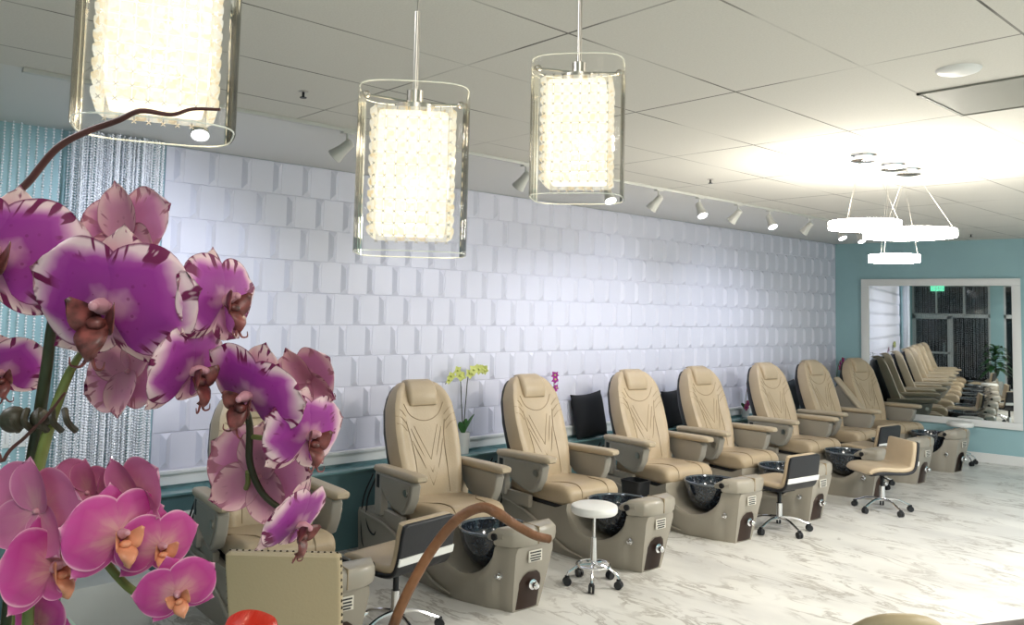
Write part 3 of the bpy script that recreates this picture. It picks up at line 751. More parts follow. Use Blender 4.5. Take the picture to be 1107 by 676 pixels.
CH_T = [2.37, 3.74, 5.01, 6.24, 7.42, 8.82, 10.05, 11.18]     # where each tub's foot end stands along the wall
CH_X = [-.02, -.02, -.02, -.02, 0, -.04, -.08, -.08]
CH_R = [-.13, -.115, -.06, -.18, -.122, -.14, -.12, -.19]     # how far each chair is turned; the seat swivels on its tub
CH_L = ['first beige pedicure spa chair from the left, largely hidden behind the pink orchid',
 'beige pedicure spa chair with the brown twig arching across it, second from the left',
 'beige pedicure spa chair with the white round stool in front of its tub',
 'fourth beige pedicure spa chair from the left, standing right of the black square pillow',
 'fifth beige pedicure spa chair from the left, with the black-backed stool by its tub end',
 'sixth beige pedicure spa chair from the left, next to the grey pillow',
 'seventh beige pedicure spa chair from the left, partly behind the tan rolling chair',
 'last beige pedicure spa chair, beside the mirror with its near arm tilted']
chair0 = make_chair(); chair0['group'] = 'row of pedicure chairs'
chairs = []
FIXED = ('tub_base', 'foot_bowl', 'foot_rest', 'kick_panel', 'side_knob', 'sticker')
def swivel(r): return Matrix.Translation((1.6, 0, 0)) @ Matrix.Rotation(r, 4, 'Z') @ Matrix.Translation((-1.6, 0, 0))
for i, ty in enumerate(CH_T):
    r = CH_R[i]*.45; loc = (CH_X[i]+(1-cos(r))*2.0, ty-2.0*sin(r), 0)
    if i == 0: c = chair0; c.location = loc; c.rotation_euler = (0, 0, r); c['label'] = CH_L[0]
    else: c = dup(chair0, loc, r, CH_L[i])
    for ch in c.children:
        if not ch.name.startswith(FIXED): ch.matrix_basis = swivel(CH_R[i]*.55*1.4)
    chairs.append(c)
# the near arm of the last chair is swung up
piv = Vector((1.0, -.345, .705)); Mr = Matrix.Translation((-.19, -.02, .12)) @ Matrix.Translation(piv) @ Matrix.Rotation(math.radians(45), 4, 'Y') @ Matrix.Translation(-piv)
for c in chairs[-1].children:
    if c.name.startswith(('arm_pad', 'arm_panel')) and sum(v[1] for v in c.bound_box) < 0: c.matrix_basis = c.matrix_basis @ Mr

# ------------------------------------------------------------------ technician chairs
def caster_base(t, z_hub, rad, mat, zs, r_leg=.011):
    for k in range(5):
        a = 2*PI*k/5+.35; c, s = cos(a), sin(a)
        b = NB(); tube(b, [(c*.02, s*.02, z_hub+.01), (c*rad*.5, s*rad*.5, z_hub+.005), (c*rad*.9, s*rad*.9, z_hub-.035), (c*rad, s*rad, .066)], [.018, r_leg, r_leg, .008], n=8); leg = mesh_obj('leg', b, mat, t)
        b = NB(); n = Vector((-s, c, 0))
        for q in (-1, 1): cyl(b, Vector((c*rad, s*rad, .028))+n*(q*.004), Vector((c*rad, s*rad, .028))+n*(q*.020), .028, 14)
        box(b, c*rad-.012, c*rad+.012, s*rad-.012, s*rad+.012, .045, .068, .004); mesh_obj('caster', b, black, leg)
def make_tech():
    t = thing('rolling_chair', '', 'rolling chair')
    pts = [(.235, 0, .368), (.215, 0, .395), (.13, 0, .408), (-.02, 0, .398), (-.13, 0, .400), (-.195, 0, .425), (-.222, 0, .49), (-.238, 0, .58), (-.250, 0, .665), (-.254, 0, .69)]
    PP = catmull(pts, 4); n = len(PP)
    def sweep(off0, off1, wscale, name, mat, i0=0, i1=None, par=None):
        b = NB(); rings = []; i1 = n if i1 is None else i1
        for i in range(i0, i1):
            p = PP[i]; T = (PP[min(i+1, n-1)]-PP[max(i-1, 0)]).normalized(); Nn = Vector((T.z, 0, -T.x)) # up / forward side
            f = i/(n-1); w = interp([(0, .15), (.06, .195), (.15, .21), (.55, .21), (.8, .205), (.94, .195), (1, .17)], f)*wscale
            e = 1 if 0 < i < n-1 else .5
            c = (off0+off1)/2; h = abs(off1-off0)/2*e
            rings.append([p+Nn*(c+q)+Vector((0, y, 0)) for y, q in rrect(0, 0, w, h, h*.85, 5)])
        loft(b, rings); fixn(b); return mesh_obj(name, b, mat, par or t)
    # path runs from the seat front to the top of the back: its inner side is up / forward
    sweep(.0, .05, 1.0, 'seat_pad', leather)
    sh = sweep(-.022, .006, 1.03, 'outer_shell', black_leather)
    j = [i for i in range(n) if PP[i].z > .46 and PP[i].z < .505]
    sweep(-.030, -.018, 1.035, 'back_stripe', white_pl, j[0], j[-1]+2, sh)
    b = NB(); box(b, -.10, .10, -.09, .09, .352, .38, .008); mesh_obj('seat_plate', b, black, t)
    b = NB(); cyl(b, (0, 0, .10), (0, 0, .24), .026, 14); mesh_obj('gas_column', b, chrome, t)
    b = NB(); cyl(b, (0, 0, .22), (0, 0, .36), .017, 12); mesh_obj('piston', b, black, t)
    b = NB(); tube(b, [(.05, .02, .35), (.07, .12, .345), (.06, .20, .335)], .006, n=6); mesh_obj('height_lever', b, black, t)
    caster_base(t, .105, .265, chrome, .0)
    return t
tc0 = make_tech()
TECH = [((1.80, 2.89, 0), PI+.14, 'black-backed beige rolling chair at the left, beside the second pedicure tub'),
 ((2.02, 6.80, 0), PI-.12, 'black-backed beige rolling chair with white stripe, between the fourth and fifth tubs'),
 ((2.26, 8.32, 0), PI+1.02, 'tan rolling chair turned to show its seat, in front of the sixth and seventh tubs'),
 ((1.62, 9.45, 0), PI-.1, 'black-backed rolling chair mostly hidden behind the tan rolling chair')]
for i, (p, rz, lab) in enumerate(TECH):
    if i == 0: tc0.location = p; tc0.rotation_euler = (0, 0, rz); tc0['label'] = lab; tc0['group'] = 'technician rolling chairs'
    else: dup(tc0, p, rz, lab, 'technician rolling chairs')
def make_stool():
    t = thing('round_stool', '', 'stool')
    b = NB(); lathe(b, [(.001, .485), (.150, .485), (.160, .495), (.163, .52), (.158, .538), (.140, .546), (.001, .549)], 32); fixn(b); mesh_obj('seat', b, white_pl, t)
    b = NB(); lathe(b, [(.001, .47), (.06, .47), (.06, .486), (.001, .486)], 18); fixn(b); mesh_obj('seat_plate', b, black, t)
    b = NB(); cyl(b, (0, 0, .30), (0, 0, .475), .011, 12); mesh_obj('piston', b, chrome, t)
    b = NB(); lathe(b, [(.001, .10), (.024, .10), (.022, .2), (.018, .32), (.001, .322)], 16); fixn(b); mesh_obj('gas_column', b, chrome, t)
    b = NB(); Pq = [Vector((.115*cos(2*PI*i/32), .115*sin(2*PI*i/32), .135)) for i in range(33)]; tube(b, Pq, .009, n=8, smooth=False, cap=False); mesh_obj('foot_ring', b, chrome, t)
    caster_base(t, .13, .185, chrome, 0, .009)
    return t
s0 = make_stool(); s0.location = (1.96, 4.43, 0); s0['label'] = 'white round stool on chrome casters in front of the third pedicure chair'; s0['group'] = 'white round stools'
dup(s0, (1.75, 11.86, 0), .4, 'white round stool half hidden behind the last tub below the mirror')

# black bin between chairs
b = NB(); rings = [[Vector((x, y, z)) for x, y in rrect(0, 0, w, w*.8, .03, 4)] for z, w in ((0, .085), (.02, .09), (.40, .105), (.41, .110), (.43, .110), (.43, .098), (.10, .085))]
loft(b, rings); fixn(b); o = mesh_obj('waste_bin', b, black); o.location = (1.22, 5.80, 0); tag(o, 'black waste bin standing between the third and fourth pedicure chairs', 'bin')

# studded customer chair in front
def studded():
    c = (Vector((2.765, 1.455, 0))+Vector((3.05, 1.76, 0)))/2
    ang = math.atan2(1.76-1.455, 3.05-2.765)
    t = thing('studded_chair', 'beige leather chair with nailhead trim, back turned, below the orchid', 'chair', (c.x, c.y, 0), ang)
    # local x along the back, local y away from the camera
    w = .215
    b = NB(); rings = []
    for z, lean, hw_ in ((.46, .0, .205), (.50, .0, .21), (.7, -.03, .213), (.9, -.085, .215), (.945, -.10, .212), (.955, -.105, .20)):
        rings.append([Vector((p, lean*.9+q, z)) for p, q in rrect(0, 0, hw_, .03 if z < .95 else .02, .012, 4)])
    loft(b, rings); fixn(b); bk = mesh_obj('backrest', b, leather_dark, t)
    b = NB(); box(b, -.22, .22, -.02, .44, .36, .48, .03, 3); mesh_obj('seat', b, leather_dark, t)
    for x in (-1, 1):
        b = NB()
        for k in range(17):
            z = .49+.445*k/16; ln = -.03*max(0, (z-.5)/.2) if z < .7 else -.03-.055*(z-.7)/.2
            sphere(b, (x*.2135, ln*.9-.010, z), .0062, 8, 5)
        o = mesh_obj('nailhead_trim', b, principled('nailhead%d' % x, (.05, .04, .03), .35, .8), bk)
    b = NB()
    for k in range(18): sphere(b, (-.2+.4*k/17, -.1*.9, .955), .005, 8, 5)
    mesh_obj('nailhead_trim', b, MATS['nailhead1'], bk)
    for x in (-.18, .18):
        for y in (.02, .40):
            b = NB(); tube(b, [(x, y, .37), (x*1.03, y, 0)], [.022, .015], n=10, smooth=False); mesh_obj('leg', b, darkwood, t)
studded()
def round_chair():
    t = thing('tub_chair', 'beige rounded chair back peeking in at the bottom right edge', 'chair', (4.77, 2.70, 0), math.radians(45)); t.scale = (.78, .78, 1.012)
    b = NB(); rings = []
    for k in range(15):
        a = -1.25+2.5*k/14; zt = .955-.20*abs(a/1.25)**2.4
        cx, cy = sin(a)*.27, -cos(a)*.25+.25
        n = Vector((sin(a), -cos(a), 0))
        ring = []
        for p, q in rrect(0, (zt+.42)/2, .032, (zt-.42)/2, .03, 5): ring.append(Vector((cx, cy, 0))+n*p+Vector((0, 0, q)))
        rings.append(ring)
    loft(b, rings); fixn(b); mesh_obj('backrest', b, leather_dark, t)
    b = NB(); rings = [[Vector((p, .27+q, z)) for p, q in rrect(0, 0, w, w, .12, 6)] for z, w in ((.36, .22), (.38, .24), (.45, .24), (.48, .22))]
    loft(b, rings); fixn(b); mesh_obj('seat', b, leather_dark, t)
    for x in (-.16, .16):
        for y in (.12, .42):
            b = NB(); tube(b, [(x, y, .37), (x*1.1, y, 0)], [.02, .014], n=10, smooth=False); mesh_obj('leg', b, darkwood, t)
round_chair()
# dark table whose edge enters the bottom right corner
tb = thing('dark_table', 'dark brown table edge cutting the bottom right corner', 'table', (5.177, 3.661, 0), math.radians(65.7))
b = NB(); box(b, -.55, .55, -.30, .30, .725, .76, .006); mesh_obj('tabletop', b, darkwood, tb)
for x in (-.48, .48):
    for y in (-.24, .24):
        b = NB(); box(b, x-.025, x+.025, y-.025, y+.025, 0, .726); mesh_obj('leg', b, darkwood, tb)

# grey low box at the foot of the bead curtain
b = NB(); box(b, .24, .86, 1.36, 1.86, 0, .30, .006); o = mesh_obj('low_plinth', b, wallgrey); tag(o, 'low grey box at the foot of the bead curtain', 'box')
# wall switch and outlet
sw = thing('light_switch', 'white triple rocker switch plate on the teal wall at far left', 'switch', (0, 1.291, 1.024))
b = NB(); box(b, 0, .008, -.085, .085, -.06, .06, .003); mesh_obj('plate', b, white_pl, sw)
for k in (-1, 0, 1):
    b = NB(); box(b, .006, .013, k*.046-.017, k*.046+.017, -.034, .034, .002); mesh_obj('rocker', b, white_paint, sw)
ou = thing('power_outlet', 'white power outlet plate low on the dark teal ledge beside the first chair', 'outlet', (.20, 2.30, .42))
b = NB(); box(b, 0, .008, -.035, .035, -.057, .057, .003); mesh_obj('plate', b, white_pl, ou)
b = NB()
for z in (-.025, .025): box(b, .007, .011, -.017, .017, z-.015, z+.015, .003)
mesh_obj('socket_face', b, white_paint, ou)

# ------------------------------------------------------------------ things on the ledge
LZ = .602
def pillow(y, sz, mat, label, tilt=-.22, yaw=0., x=.10):
    b = NB(); n = 14; top, bot = {}, {}
    for i in range(n+1):
        for j in range(n+1):
            u, v = -1+2*i/n, -1+2*j/n
            k = (1-u**4)*(1-v**4); pin = 1-.10*(1-abs(u)**2)*abs(v)**3-.0
            pin2 = 1-.10*(1-abs(v)**2)*abs(u)**3
            Y, Z = u*sz/2*pin2, v*sz/2*pin
            for dct, s in ((top, 1), (bot, -1)):
                if s < 0 and (i in (0, n) or j in (0, n)): dct[i, j] = top[i, j]; continue
                dct[i, j] = b.verts.new((s*.075*k**.6, Y, Z))
    for i in range(n):
        for j in range(n):
            b.faces.new((top[i, j], top[i+1, j], top[i+1, j+1], top[i, j+1])); b.faces.new((bot[i, j], bot[i, j+1], bot[i+1, j+1], bot[i+1, j]))
    fixn(b); o = mesh_obj('throw_pillow', b, mat, smooth='full'); o.rotation_euler = (.06, tilt, yaw); o.location = (x, y, LZ+sz/2*cos(tilt)-.012); tag(o, label, 'pillow', 'pillows on the ledge'); return o
pillow(6.43, .47, blackfab, 'black square pillow leaning on the ledge beside the purple orchid', -.18)
pillow(7.88, .43, blackfab, 'black square pillow on the ledge between the fourth and fifth chairs, half hidden', -.15)
pillow(10.42, .43, greyfab, 'dark grey pillow on the ledge between the fifth and sixth chairs', -.15)

def pet_quad(b, c, d, w, l, n):
    # small pointed petal from c along d
    d = d.normalized(); s = d.cross(n).normalized(); nn = s.cross(d)
    P = [c, c+d*l*.4+s*w*.5+nn*l*.12, c+d*l+nn*l*.05, c+d*l*.4-s*w*.5+nn*l*.12, c+d*l*.55+nn*l*.02]
    v = [b.verts.new(p) for p in P]
    b.faces.new((v[0], v[1], v[4])); b.faces.new((v[1], v[2], v[4])); b.faces.new((v[2], v[3], v[4])); b.faces.new((v[3], v[0], v[4]))
def small_bloom(c, r, face, mat, cmat, par):
    b = NB(); f = Vector(face).normalized(); X = f.orthogonal().normalized(); Y = f.cross(X)
    for k in range(5):
        a = 2*PI*k/5+random.random()*.4; pet_quad(b, c, X*cos(a)+Y*sin(a), r*(1.0 if k % 2 else .8), r, f)
    o = mesh_obj('bloom', b, mat, par)
    b = NB(); sphere(b, c+f*r*.15, r*.22, 8, 6); mesh_obj('bloom_lip', b, cmat, o)
def leaf_mesh(b, base, d, length, width, droop):
    d = Vector(d).normalized(); side = d.cross(Vector((0, 0, 1))).normalized(); rows_ = []
    for i in range(9):
        t = i/8; p = Vector(base)+d*length*t-Vector((0, 0, droop*t*t*length)); w = width*.5*sin(PI*(t*.92+.06))**.8
        rows_.append([b.verts.new(p-side*w), b.verts.new(p-Vector((0, 0, w*.25))), b.verts.new(p+side*w)])
    for a, c in zip(rows_, rows_[1:]):
        for i in range(2): b.faces.new((a[i], a[i+1], c[i+1], c[i]))
def ledge_orchid(y, label, potmat, petmat, cmat, pot_h, pot_r, stems, nb, rb, leaves, x=.10):
    t = thing('potted_orchid', label, 'orchid', (x, y, LZ), 0)
    b = NB(); lathe(b, [(.001, 0), (pot_r*.85, 0), (pot_r, pot_h), (pot_r*.9, pot_h), (pot_r*.85, pot_h*.85), (.001, pot_h*.85)], 24); fixn(b); mesh_obj('pot', b, potmat, t)
    for a, l, w, up in leaves:
        b = NB(); leaf_mesh(b, (0, 0, pot_h*.9), (cos(a)*.5, sin(a)*.5, up), l, w, .25); mesh_obj('leaf', b, leaf_m, t)
    for sp in stems:
        b = NB(); tube(b, [(0, 0, pot_h*.8)]+[Vector(p) for p in sp], .004, n=6); mesh_obj('stem', b, stem_d if petmat is yellow_pet else stem_g, t)
        for k in range(nb):
            q = catmull([Vector(p) for p in sp[-3:]], 8); p = q[int((len(q)-1)*(k+.5)/nb)]+Vector((random.uniform(.0, .03), random.uniform(-.02, .02), random.uniform(-.02, .015)))
            small_bloom(p, rb*random.uniform(.85, 1.1), (1, random.uniform(-.8, .2), random.uniform(-.3, .2)), petmat, cmat, t)
    return t
ledge_orchid(4.77, 'yellow-green orchid in a white pot on the ledge between the second and third chairs', ceram, yellow_pet, yellow_pet, .185, .062,
   [[(.0, -.03, .45), (.01, -.06, .66), (.02, -.13, .72), (.03, -.24, .62)], [(.0, .02, .45), (.01, .04, .70), (.03, .12, .755), (.03, .20, .73)]], 5, .05, [(1.2, .26, .075, 1.2), (-1.2, .17, .075, 1.3), (2.2, .2, .06, .9)])
ledge_orchid(5.93, 'purple orchid in a red pot on the ledge left of the black square pillow', terra, purple_pet, yellow_pet, .10, .05,
   [[(.0, .0, .3), (.0, -.02, .48), (.02, -.04, .60), (.03, -.06, .66)]], 5, .045, [(1.0, .2, .06, 1.0), (-1.4, .2, .06, 1.0), (.2, .2, .06, .8)])
ledge_orchid(9.36, 'pink-red orchid on the ledge just left of the fifth chair back', ceram, pink_pet, purple_pet, .10, .05,
   [[(.0, .0, .2), (.02, .0, .34), (.05, -.02, .45), (.08, -.04, .50)], [(.02, -.03, .12), (.06, -.06, .18), (.08, -.09, .2)]], 4, .05, [(1.0, .18, .06, 1.0), (-1.4, .18, .06, .6)])
ledge_orchid(11.80, 'pink-red orchid in the corner between the last chair and the mirror', ceram, pink_pet, purple_pet, .12, .05,
   [[(.0, .0, .3), (.0, .02, .52), (.03, .04, .64), (.05, .04, .66)], [(.02, -.03, .16), (.06, -.03, .22), (.10, -.05, .25)]], 4, .055, [(1.0, .2, .06, 1.0), (-1.2, .2, .06, .8)])
# small dark plant behind the fourth chair
t = thing('potted_plant', 'small dark leafy plant poking up behind the fourth chair back', 'plant', (.10, 8.20, LZ))
b = NB(); lathe(b, [(.001, 0), (.045, 0), (.055, .12), (.048, .12), (.001, .10)], 20); fixn(b); mesh_obj('pot', b, ceram, t)
b = NB(); tube(b, [(0, 0, .1), (.0, .0, .4), (.0, .02, .62)], .005, n=6); mesh_obj('stem', b, stem_d, t)
for k in range(7):
    a = k*2.4; b = NB(); leaf_mesh(b, (0, .02, .50+.02*k), (cos(a), sin(a), .7), .11, .035, .5); mesh_obj('leaf', b, leaf_dark, t)
# potted palm and cabinet near the storefront (mirror only)
t = thing('potted_palm', 'tall dark green plant in a white pot by the shop window, seen in the mirror', 'plant', (2.08, .35, 0))
b = NB(); lathe(b, [(.001, 0), (.13, 0), (.17, .34), (.15, .34), (.14, .3), (.001, .29)], 24); fixn(b); mesh_obj('pot', b, ceram, t)
b = NB(); tube(b, [(0, 0, .28), (.01, 0, .6), (0, .01, .95)], [.02, .017, .012], n=8); mesh_obj('trunk', b, stem_d, t)
for k in range(34):
    a = k*2.39996; b = NB(); leaf_mesh(b, (0, 0, .62+.017*k), (cos(a), sin(a), .25+.035*k), .48, .15, .75); mesh_obj('leaf', b, leaf_var, t)
b = NB(); box(b, 2.45, 3.05, .55, .95, .0, .72, .01); o = mesh_obj('side_cabinet', b, palegreen); tag(o, 'pale green cabinet beside the tall plant, seen in the mirror', 'cabinet')

# ------------------------------------------------------------------ foreground: counter, pots, orchids, twigs
cc = at(240, 430, .55); CT = 1.22
t = thing('reception_counter', 'counter carrying the orchids, just below the picture', 'counter', (5.45, .32, 0), YAW)
b = NB(); box(b, -.50, .28, -.20, .20, CT-.04, CT, .006); mesh_obj('countertop', b, counter_m, t)
b = NB(); box(b, -.47, .25, -.17, .17, 0, CT-.04); mesh_obj('counter_body', b, white_paint, t, False)

def petal_mesh(name, ang, length, width, tilt, cup, mat, par, prof, nu=12, nv=16, ripple=.0, curl=0., base=(0, 0, 0), zoff=0.):
    # petal in the flower frame: x right, y up, z towards the viewer
    ca, sa = cos(ang), sin(ang); V, UV, U2, Fc = [], [], [], []
    ph = random.random()*6
    for j in range(nv+1):
        v = j/nv; w = width*.5*prof(v)
        for i in range(nu+1):
            u = -1+2*i/nu
            lx = u*w; ly = length*v*(1-.10*u*u*v)
            lz = zoff-cup*length*(u*u)*prof(v)*.5+curl*length*v*v+ripple*length*sin(u*9+v*7+ph)*v*abs(u)
            # tilt about the local cross axis
            y2 = ly*cos(tilt)-lz*sin(tilt); z2 = ly*sin(tilt)+lz*cos(tilt)
            V.append((base[0]+lx*ca+y2*-sa, base[1]+lx*sa+y2*ca, base[2]+z2)); UV.append((u*prof(v)*.5+.5, v)); U2.append((abs(u), v))
    for j in range(nv):
        for i in range(nu):
            a = j*(nu+1)+i; Fc.append((a, a+1, a+nu+2, a+nu+1))
    me = bpy.data.meshes.new(name); me.from_pydata(V, [], Fc); me.uv_layers.new(name='shape'); me.uv_layers.new(name='rim')
    for lp in me.loops: me.uv_layers['shape'].data[lp.index].uv = UV[lp.vertex_index]; me.uv_layers['rim'].data[lp.index].uv = U2[lp.vertex_index]
    me.materials.append(mat)
    for p in me.polygons: p.use_smooth = True
    o = bpy.data.objects.new(name, me); COL.objects.link(o); o.parent = par; return o
pf_wide = lambda v: max(.0, (1-abs(2*min(1, v**.72*.995+.004)-1)**2.3))**.52
pf_sep = lambda v: max(.0, (1-abs(2*min(1, v**.82*.98+.018)-1)**2.0))**.56
def flower(plant, px, py, dep, size_px, yaw=0, pitch=0, roll=0, kind='striped', open_=.0, dz=(1, 1, 1)):
    s = size_px*dep/FP/2.0          # petal reach in metres
    pos = at(px, py, dep)
    pet = pet_striped if kind == 'striped' else pet_plain; sep = sep_striped if kind == 'striped' else pet_plain; lipm = lip_dark if kind == 'striped' else lip_orange
    # flower mesh: column and throat
    b = NB(); tube(b, [(0, 0, -.01*s*10), (0, .0, .0), (0, .06*s, .12*s), (0, .10*s, .24*s)], [.03*s, .07*s, .09*s, .05*s], n=10); sphere(b, (0, .09*s, .24*s), .055*s, 10, 8)
    o = mesh_obj('flower', b, col_m, plant, 'full')
    M = (M3 @ Euler((math.radians(-pitch), math.radians(yaw), math.radians(roll)), 'ZXY').to_matrix()).to_4x4(); M.translation = pos
    o.matrix_basis = plant.matrix_basis.inverted() @ M
    rp = .035 if kind == 'striped' else .015
    petal_mesh('sepal', 0, s*.92, s*.74, -.30+open_, .25, sep, o, pf_sep, ripple=rp*.5, zoff=-.03*s)
    petal_mesh('sepal', math.radians(128), s*.92, s*.72, -.16+open_, .22, sep, o, pf_sep, ripple=rp*.5, zoff=-.03*s)
    petal_mesh('sepal', math.radians(-128), s*.92, s*.72, -.16+open_, .22, sep, o, pf_sep, ripple=rp*.5, zoff=-.03*s)
    petal_mesh('petal', math.radians(72), s*1.02, s*1.22, -.05+open_, .20, pet, o, pf_wide, ripple=rp, curl=-.10, zoff=.015*s)
    petal_mesh('petal', math.radians(-72), s*1.02, s*1.22, -.05+open_, .20, pet, o, pf_wide, ripple=rp, curl=-.10, zoff=.015*s)
    # lip: two side lobes curving up around the column, a forward mid-lobe with two tendrils
    b = NB()
    for q in (-1, 1):
        rr = []
        for j in range(8):
            v = j/7; a = -.2+1.5*v; w = .15*s*sin(PI*(v*.8+.12))
            c = Vector((q*(.07+.20*sin(a)*.9)*s, -.12*s+.26*s*v*v, (.10+.20*v)*s)); rr.append([c+Vector((-q*.3*w, w*.8, -w*.5)), c+Vector((q*.02*s, 0, .03*s)), c+Vector((q*.3*w, -w*.8, w*.5))])
        vv = [[b.verts.new(p) for p in r] for r in rr]
        for r1, r2 in zip(vv, vv[1:]):
            for i in range(2): b.faces.new((r1[i], r1[i+1], r2[i+1], r2[i]))
    rr = []
    for j in range(11):
        v = j/10; w = (.06+.26*sin(PI*min(1, v*.95+.05))**1.3*(1-.35*v))*s*.62
        c = Vector((0, (-.10-.36*v)*s, (.12+.26*sin(PI*v*.75))*s)); rr.append([c+Vector((-w, .03*s, -.06*s*1)), c+Vector((-w*.5, 0, .0)), c+Vector((0, -.01*s, .03*s)), c+Vector((w*.5, 0, 0)), c+Vector((w, .03*s, -.06*s))])
    vv = [[b.verts.new(p) for p in r] for r in rr]
    for r1, r2 in zip(vv, vv[1:]):
        for i in range(4): b.faces.new((r1[i], r1[i+1], r2[i+1], r2[i]))
    sphere(b, (0, -.10*s, .20*s), .085*s, 10, 8, (1.2, .8, 1))
    bmesh.ops.solidify(b, geom=b.faces[:], thickness=.012*s)
    l = mesh_obj('lip', b, lipm, o, 'full')
    if kind == 'striped':
        b = NB()
        for q in (-1, 1): tube(b, [(q*.02*s, -.44*s, .30*s), (q*.08*s, -.54*s, .33*s), (q*.17*s, -.53*s, .36*s), (q*.19*s, -.45*s, .34*s)], [.022*s, .016*s, .012*s, .006*s], n=6)
        mesh_obj('lip_tendril', b, lipm, o)
    return o
def pix_tube(name, pts, r, mat, par=None, n=10):
    P = [at(x, y, d) for x, y, d in pts]
    b = NB(); tube(b, P, r, n=n)
    o = mesh_obj(name, b, mat, None)
    if par: o.parent = par; o.matrix_basis = par.matrix_basis.inverted()
    return o
def orchid_plant(label, px, dep):
    base = at(px, 676, dep); t = thing('orchid', label, 'orchid', (base.x, base.y, CT)); bpy.context.view_layer.update()
    t.matrix_basis = Matrix.Translation((base.x, base.y, CT))
    b = NB(); lathe(b, [(.001, 0), (.055, 0), (.07, .13), (.074, .135), (.066, .137), (.06, .12), (.001, .11)], 28); fixn(b); mesh_obj('pot', b, ceram, t)
    for k, (a, l) in enumerate(((.3, .16), (2.3, .15), (4.2, .16))):
        b = NB(); leaf_mesh(b, (0, 0, .12), (cos(a), sin(a), .5), l, .06, .5); mesh_obj('leaf', b, leaf_m, t)
    return t
OA = orchid_plant('striped purple and white orchid filling the left foreground', -5, .55)
OB = orchid_plant('plain pink orchid with orange lips at the bottom left corner', 60, .47)
def w2(par, pts, r, mat, name='stem'):
    return pix_tube(name, pts, r, mat, par)
pa = OA.matrix_basis.translation
def topix(p):
    d = p-CAM; z = d.dot(F); return (553.5+FP*d.dot(RT)/z, 272.76-FP*d.dot(UP)/z, z)
rootA = topix(pa+Vector((0, 0, .12))); pb = OB.matrix_basis.translation; rootB = topix(pb+Vector((0, 0, .12)))
w2(OA, [rootA, (8, 676, .55), (22, 570, .55), (38, 480, .545), (50, 400, .54), (62, 330, .54), (95, 280, .55), (150, 300, .56), (190, 355, .56), (240, 397, .56), (268, 450, .56), (270, 500, .56), (285, 535, .56), (312, 556, .555)],
   [.004, .0042, .0042, .004, .0036, .0032, .003, .0028, .0026, .0024, .0024, .0024, .0022, .0018], stem_d)
w2(OA, [(rootA[0]+6, rootA[1], rootA[2]), (20, 676, .54), (32, 560, .535), (48, 480, .53), (72, 410, .54), (92, 375, .55)], [.004, .004, .0038, .0036, .003, .002], stem_g)
w2(OA, [(270, 472, .56), (290, 474, .558), (318, 474, .55)], .0018, stem_g, 'flower_stalk')
w2(OA, [(268, 510, .56), (268, 522, .565), (266, 528, .57)], .0018, stem_g, 'flower_stalk')
# little claw clip holding the stems
b = NB(); c0 = at(40, 452, .535)
for q in range(5):
    tube(b, [c0+RT*(-.012+.008*q)+UP*.006-F*.004, c0+RT*(-.010+.009*q)+UP*.0-F*.012, c0+RT*(-.008+.009*q)-UP*.007-F*.006], .0022, n=6)
sphere(b, c0-RT*.012-F*.005, .0085, 12, 8); sphere(b, c0+RT*.004-F*.003, .007, 12, 8, (1.6, .9, .9))
o = mesh_obj('stem_clip', b, clip_m, OA); o.matrix_basis = OA.matrix_basis.inverted()

fl = [ # px, py, depth, reach(px across), yaw(+right), pitch(+up), roll
 (-4, 278, .52, 196, 8, 6, -6), (116, 334, .50, 206, -6, -10, -7), (138, 258, .56, 140, 158, -14, -12), (242, 326, .53, 138, 72, 0, -8),
 (207, 402, .52, 138, 78, -16, 0), (270, 428, .52, 140, -28, -22, -24), (333, 472, .535, 122, 57, -6, -10), (282, 515, .575, 140, 160, -10, 10),
 (322, 568, .54, 116, 68, -28, -14), (2, 404, .56, 100, 20, -14, 10), (140, 402, .57, 116, 160, -10, 170), (335, 412, .57, 100, 150, 10, -20)]
for f in fl: flower(OA, *f[:4], *f[4:], kind='striped')
fb = [(42, 552, .47, 140, 162, -6, 4), (56, 615, .46, 130, 76, 4, -6), (128, 580, .46, 128, 58, 2, -4), (146, 538, .49, 112, 155, -2, -24), (172, 592, .475, 100, 50, -4, -6), (192, 642, .46, 92, 24, -8, 16), (40, 676, .50, 92, -20, -10, 40), (96, 532, .50, 96, 165, 0, 12)]
for f in fb: flower(OB, *f[:4], *f[4:], kind='plain')
w2(OB, [rootB, (30, 676, .49), (45, 625, .485), (70, 600, .48), (100, 588, .48), (122, 580, .47)], [.0035, .0032, .003, .0026, .0022, .0018], stem_g)
w2(OB, [(100, 588, .48), (126, 622, .482), (150, 642, .475), (184, 645, .47)], [.0024, .0024, .0024, .0018], stem_g, 'flower_stalk')
w2(OB, [(45, 625, .485), (50, 570, .485), (44, 545, .48)], [.002, .002, .0016], stem_g, 'flower_stalk')

# decorative twigs rising from the pots
def twig(pts, r, mat, label):
    o = pix_tube('curly_twig', pts, r, mat); tag(o, label, 'twig', 'decorative twigs'); return o
twig([rootA, (-35, 600, .56), (-30, 400, .57), (-8, 250, .58), (35, 192, .58), (62, 160, .575), (92, 143, .57), (128, 130, .565), (152, 120, .56), (185, 124, .56), (208, 118, .56), (238, 118.5, .56)],
     [.003, .003, .003, .003, .0026, .0025, .0024, .0022, .0018, .0014, .0012, .0010], twig_r, 'thin brown twig curving across the bottom of the left pendant')
rp = topix(Vector((pb.x, pb.y, CT+.11)))
twig([rp, (330, 900, .50), (400, 745, .50), (424, 680, .50), (440, 642, .50), (466, 596, .50), (494, 562, .50), (520, 549, .50), (538, 555, .50), (556, 567, .505), (578, 579, .51), (594, 583, .515)],
     [.003, .0032, .0032, .0032, .0031, .0031, .0031, .0031, .0033, .0028, .0028, .0026], twig_m, 'thick brown twig arching up in front of the second pedicure chair')
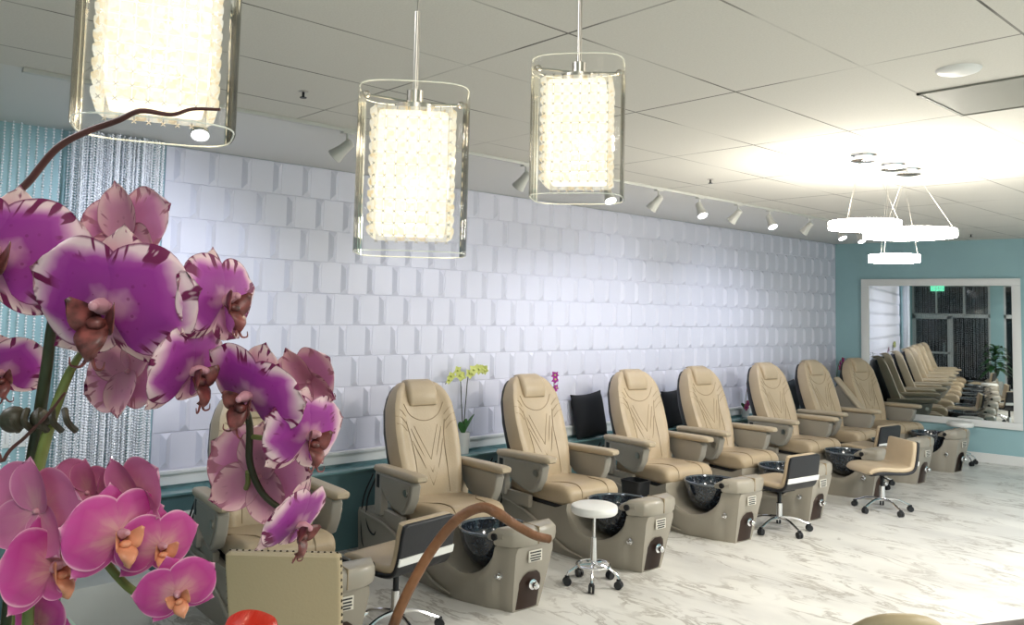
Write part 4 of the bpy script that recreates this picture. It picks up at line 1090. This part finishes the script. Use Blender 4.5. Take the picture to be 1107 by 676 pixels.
twig([rootA, (-10, 560, .53), (4, 498, .53), (28, 472, .525), (52, 448, .52), (70, 425, .515)], [.0016, .0014, .0012, .0011, .0010, .0008], twig_r, 'very thin dark twig beside the stem clip')
# red ribbon bow by the pots
t = thing('ribbon_bow', 'shiny red satin ribbon loop at the bottom edge below the studded chair', 'ribbon', at(266, 700, .60)); t.matrix_basis = Matrix.Translation(at(266, 700, .60)); bpy.context.view_layer.update()
def band(pts, w, name):
    b = NB(); P = catmull(pts, 6); rows_ = []
    for i, p in enumerate(P):
        T = (P[min(i+1, len(P)-1)]-P[max(i-1, 0)]).normalized(); s = (F*1.0+UP*.35).normalized(); s = (s-T*s.dot(T)).normalized()
        rows_.append([b.verts.new(p-s*w/2), b.verts.new(p), b.verts.new(p+s*w/2)])
    for a, c in zip(rows_, rows_[1:]):
        for i in range(2): b.faces.new((a[i], a[i+1], c[i+1], c[i]))
    bmesh.ops.solidify(b, geom=b.faces[:], thickness=.0006)
    o = mesh_obj(name, b, ribbon_m, t, 'full'); o.matrix_basis = t.matrix_basis.inverted()
band([at(x, y, d) for x, y, d in ((262, 712, .60), (242, 700, .595), (240, 683, .59), (256, 673, .585), (276, 673, .585), (294, 683, .59), (292, 702, .60), (268, 712, .60))], .022, 'ribbon_loop')
band([at(x, y, d) for x, y, d in ((266, 704, .60), (262, 760, .60), (250, 830, .60), (200, 1000, .60))], .02, 'ribbon_tail')

# ------------------------------------------------------------------ lights
def area(loc, size, energy, col, sy=None, rot=(0, 0, 0)):  # added fill lamps under the ceiling to brighten the room, not real fixtures
    ld = bpy.data.lights.new('fill_light', 'AREA'); ld.energy = energy; ld.color = col; ld.shape = 'RECTANGLE'; ld.size = size; ld.size_y = sy or size
    o = bpy.data.objects.new('fill_light', ld); COL.objects.link(o); o.location = loc; o.rotation_euler = rot; return o
area((6.9, -.2, H-.03), 1.2, 36, (1, .95, .88), .6)
area((7.2, 4.0, H-.03), 1.2, 175, (1, .94, .84), .6)
area((6.2, 8.2, H-.03), 1.2, 230, (.97, .98, 1), .6)
area((4.0, -.4, H-.03), 1.2, 34, (.95, .97, 1), .6)
w = bpy.data.worlds.new('world'); SC.world = w; w.use_nodes = True
w.node_tree.nodes['Background'].inputs[0].default_value = (.5, .55, .6, 1); w.node_tree.nodes['Background'].inputs[1].default_value = .05
SC.view_settings.view_transform = 'Standard'; SC.view_settings.look = 'None'; SC.view_settings.exposure = 0.0
SC.cycles.use_denoising = True
SC.cycles.max_bounces = 8; SC.cycles.transparent_max_bounces = 24; SC.cycles.caustics_reflective = False; SC.cycles.caustics_refractive = False; SC.cycles.sample_clamp_indirect = 4.0
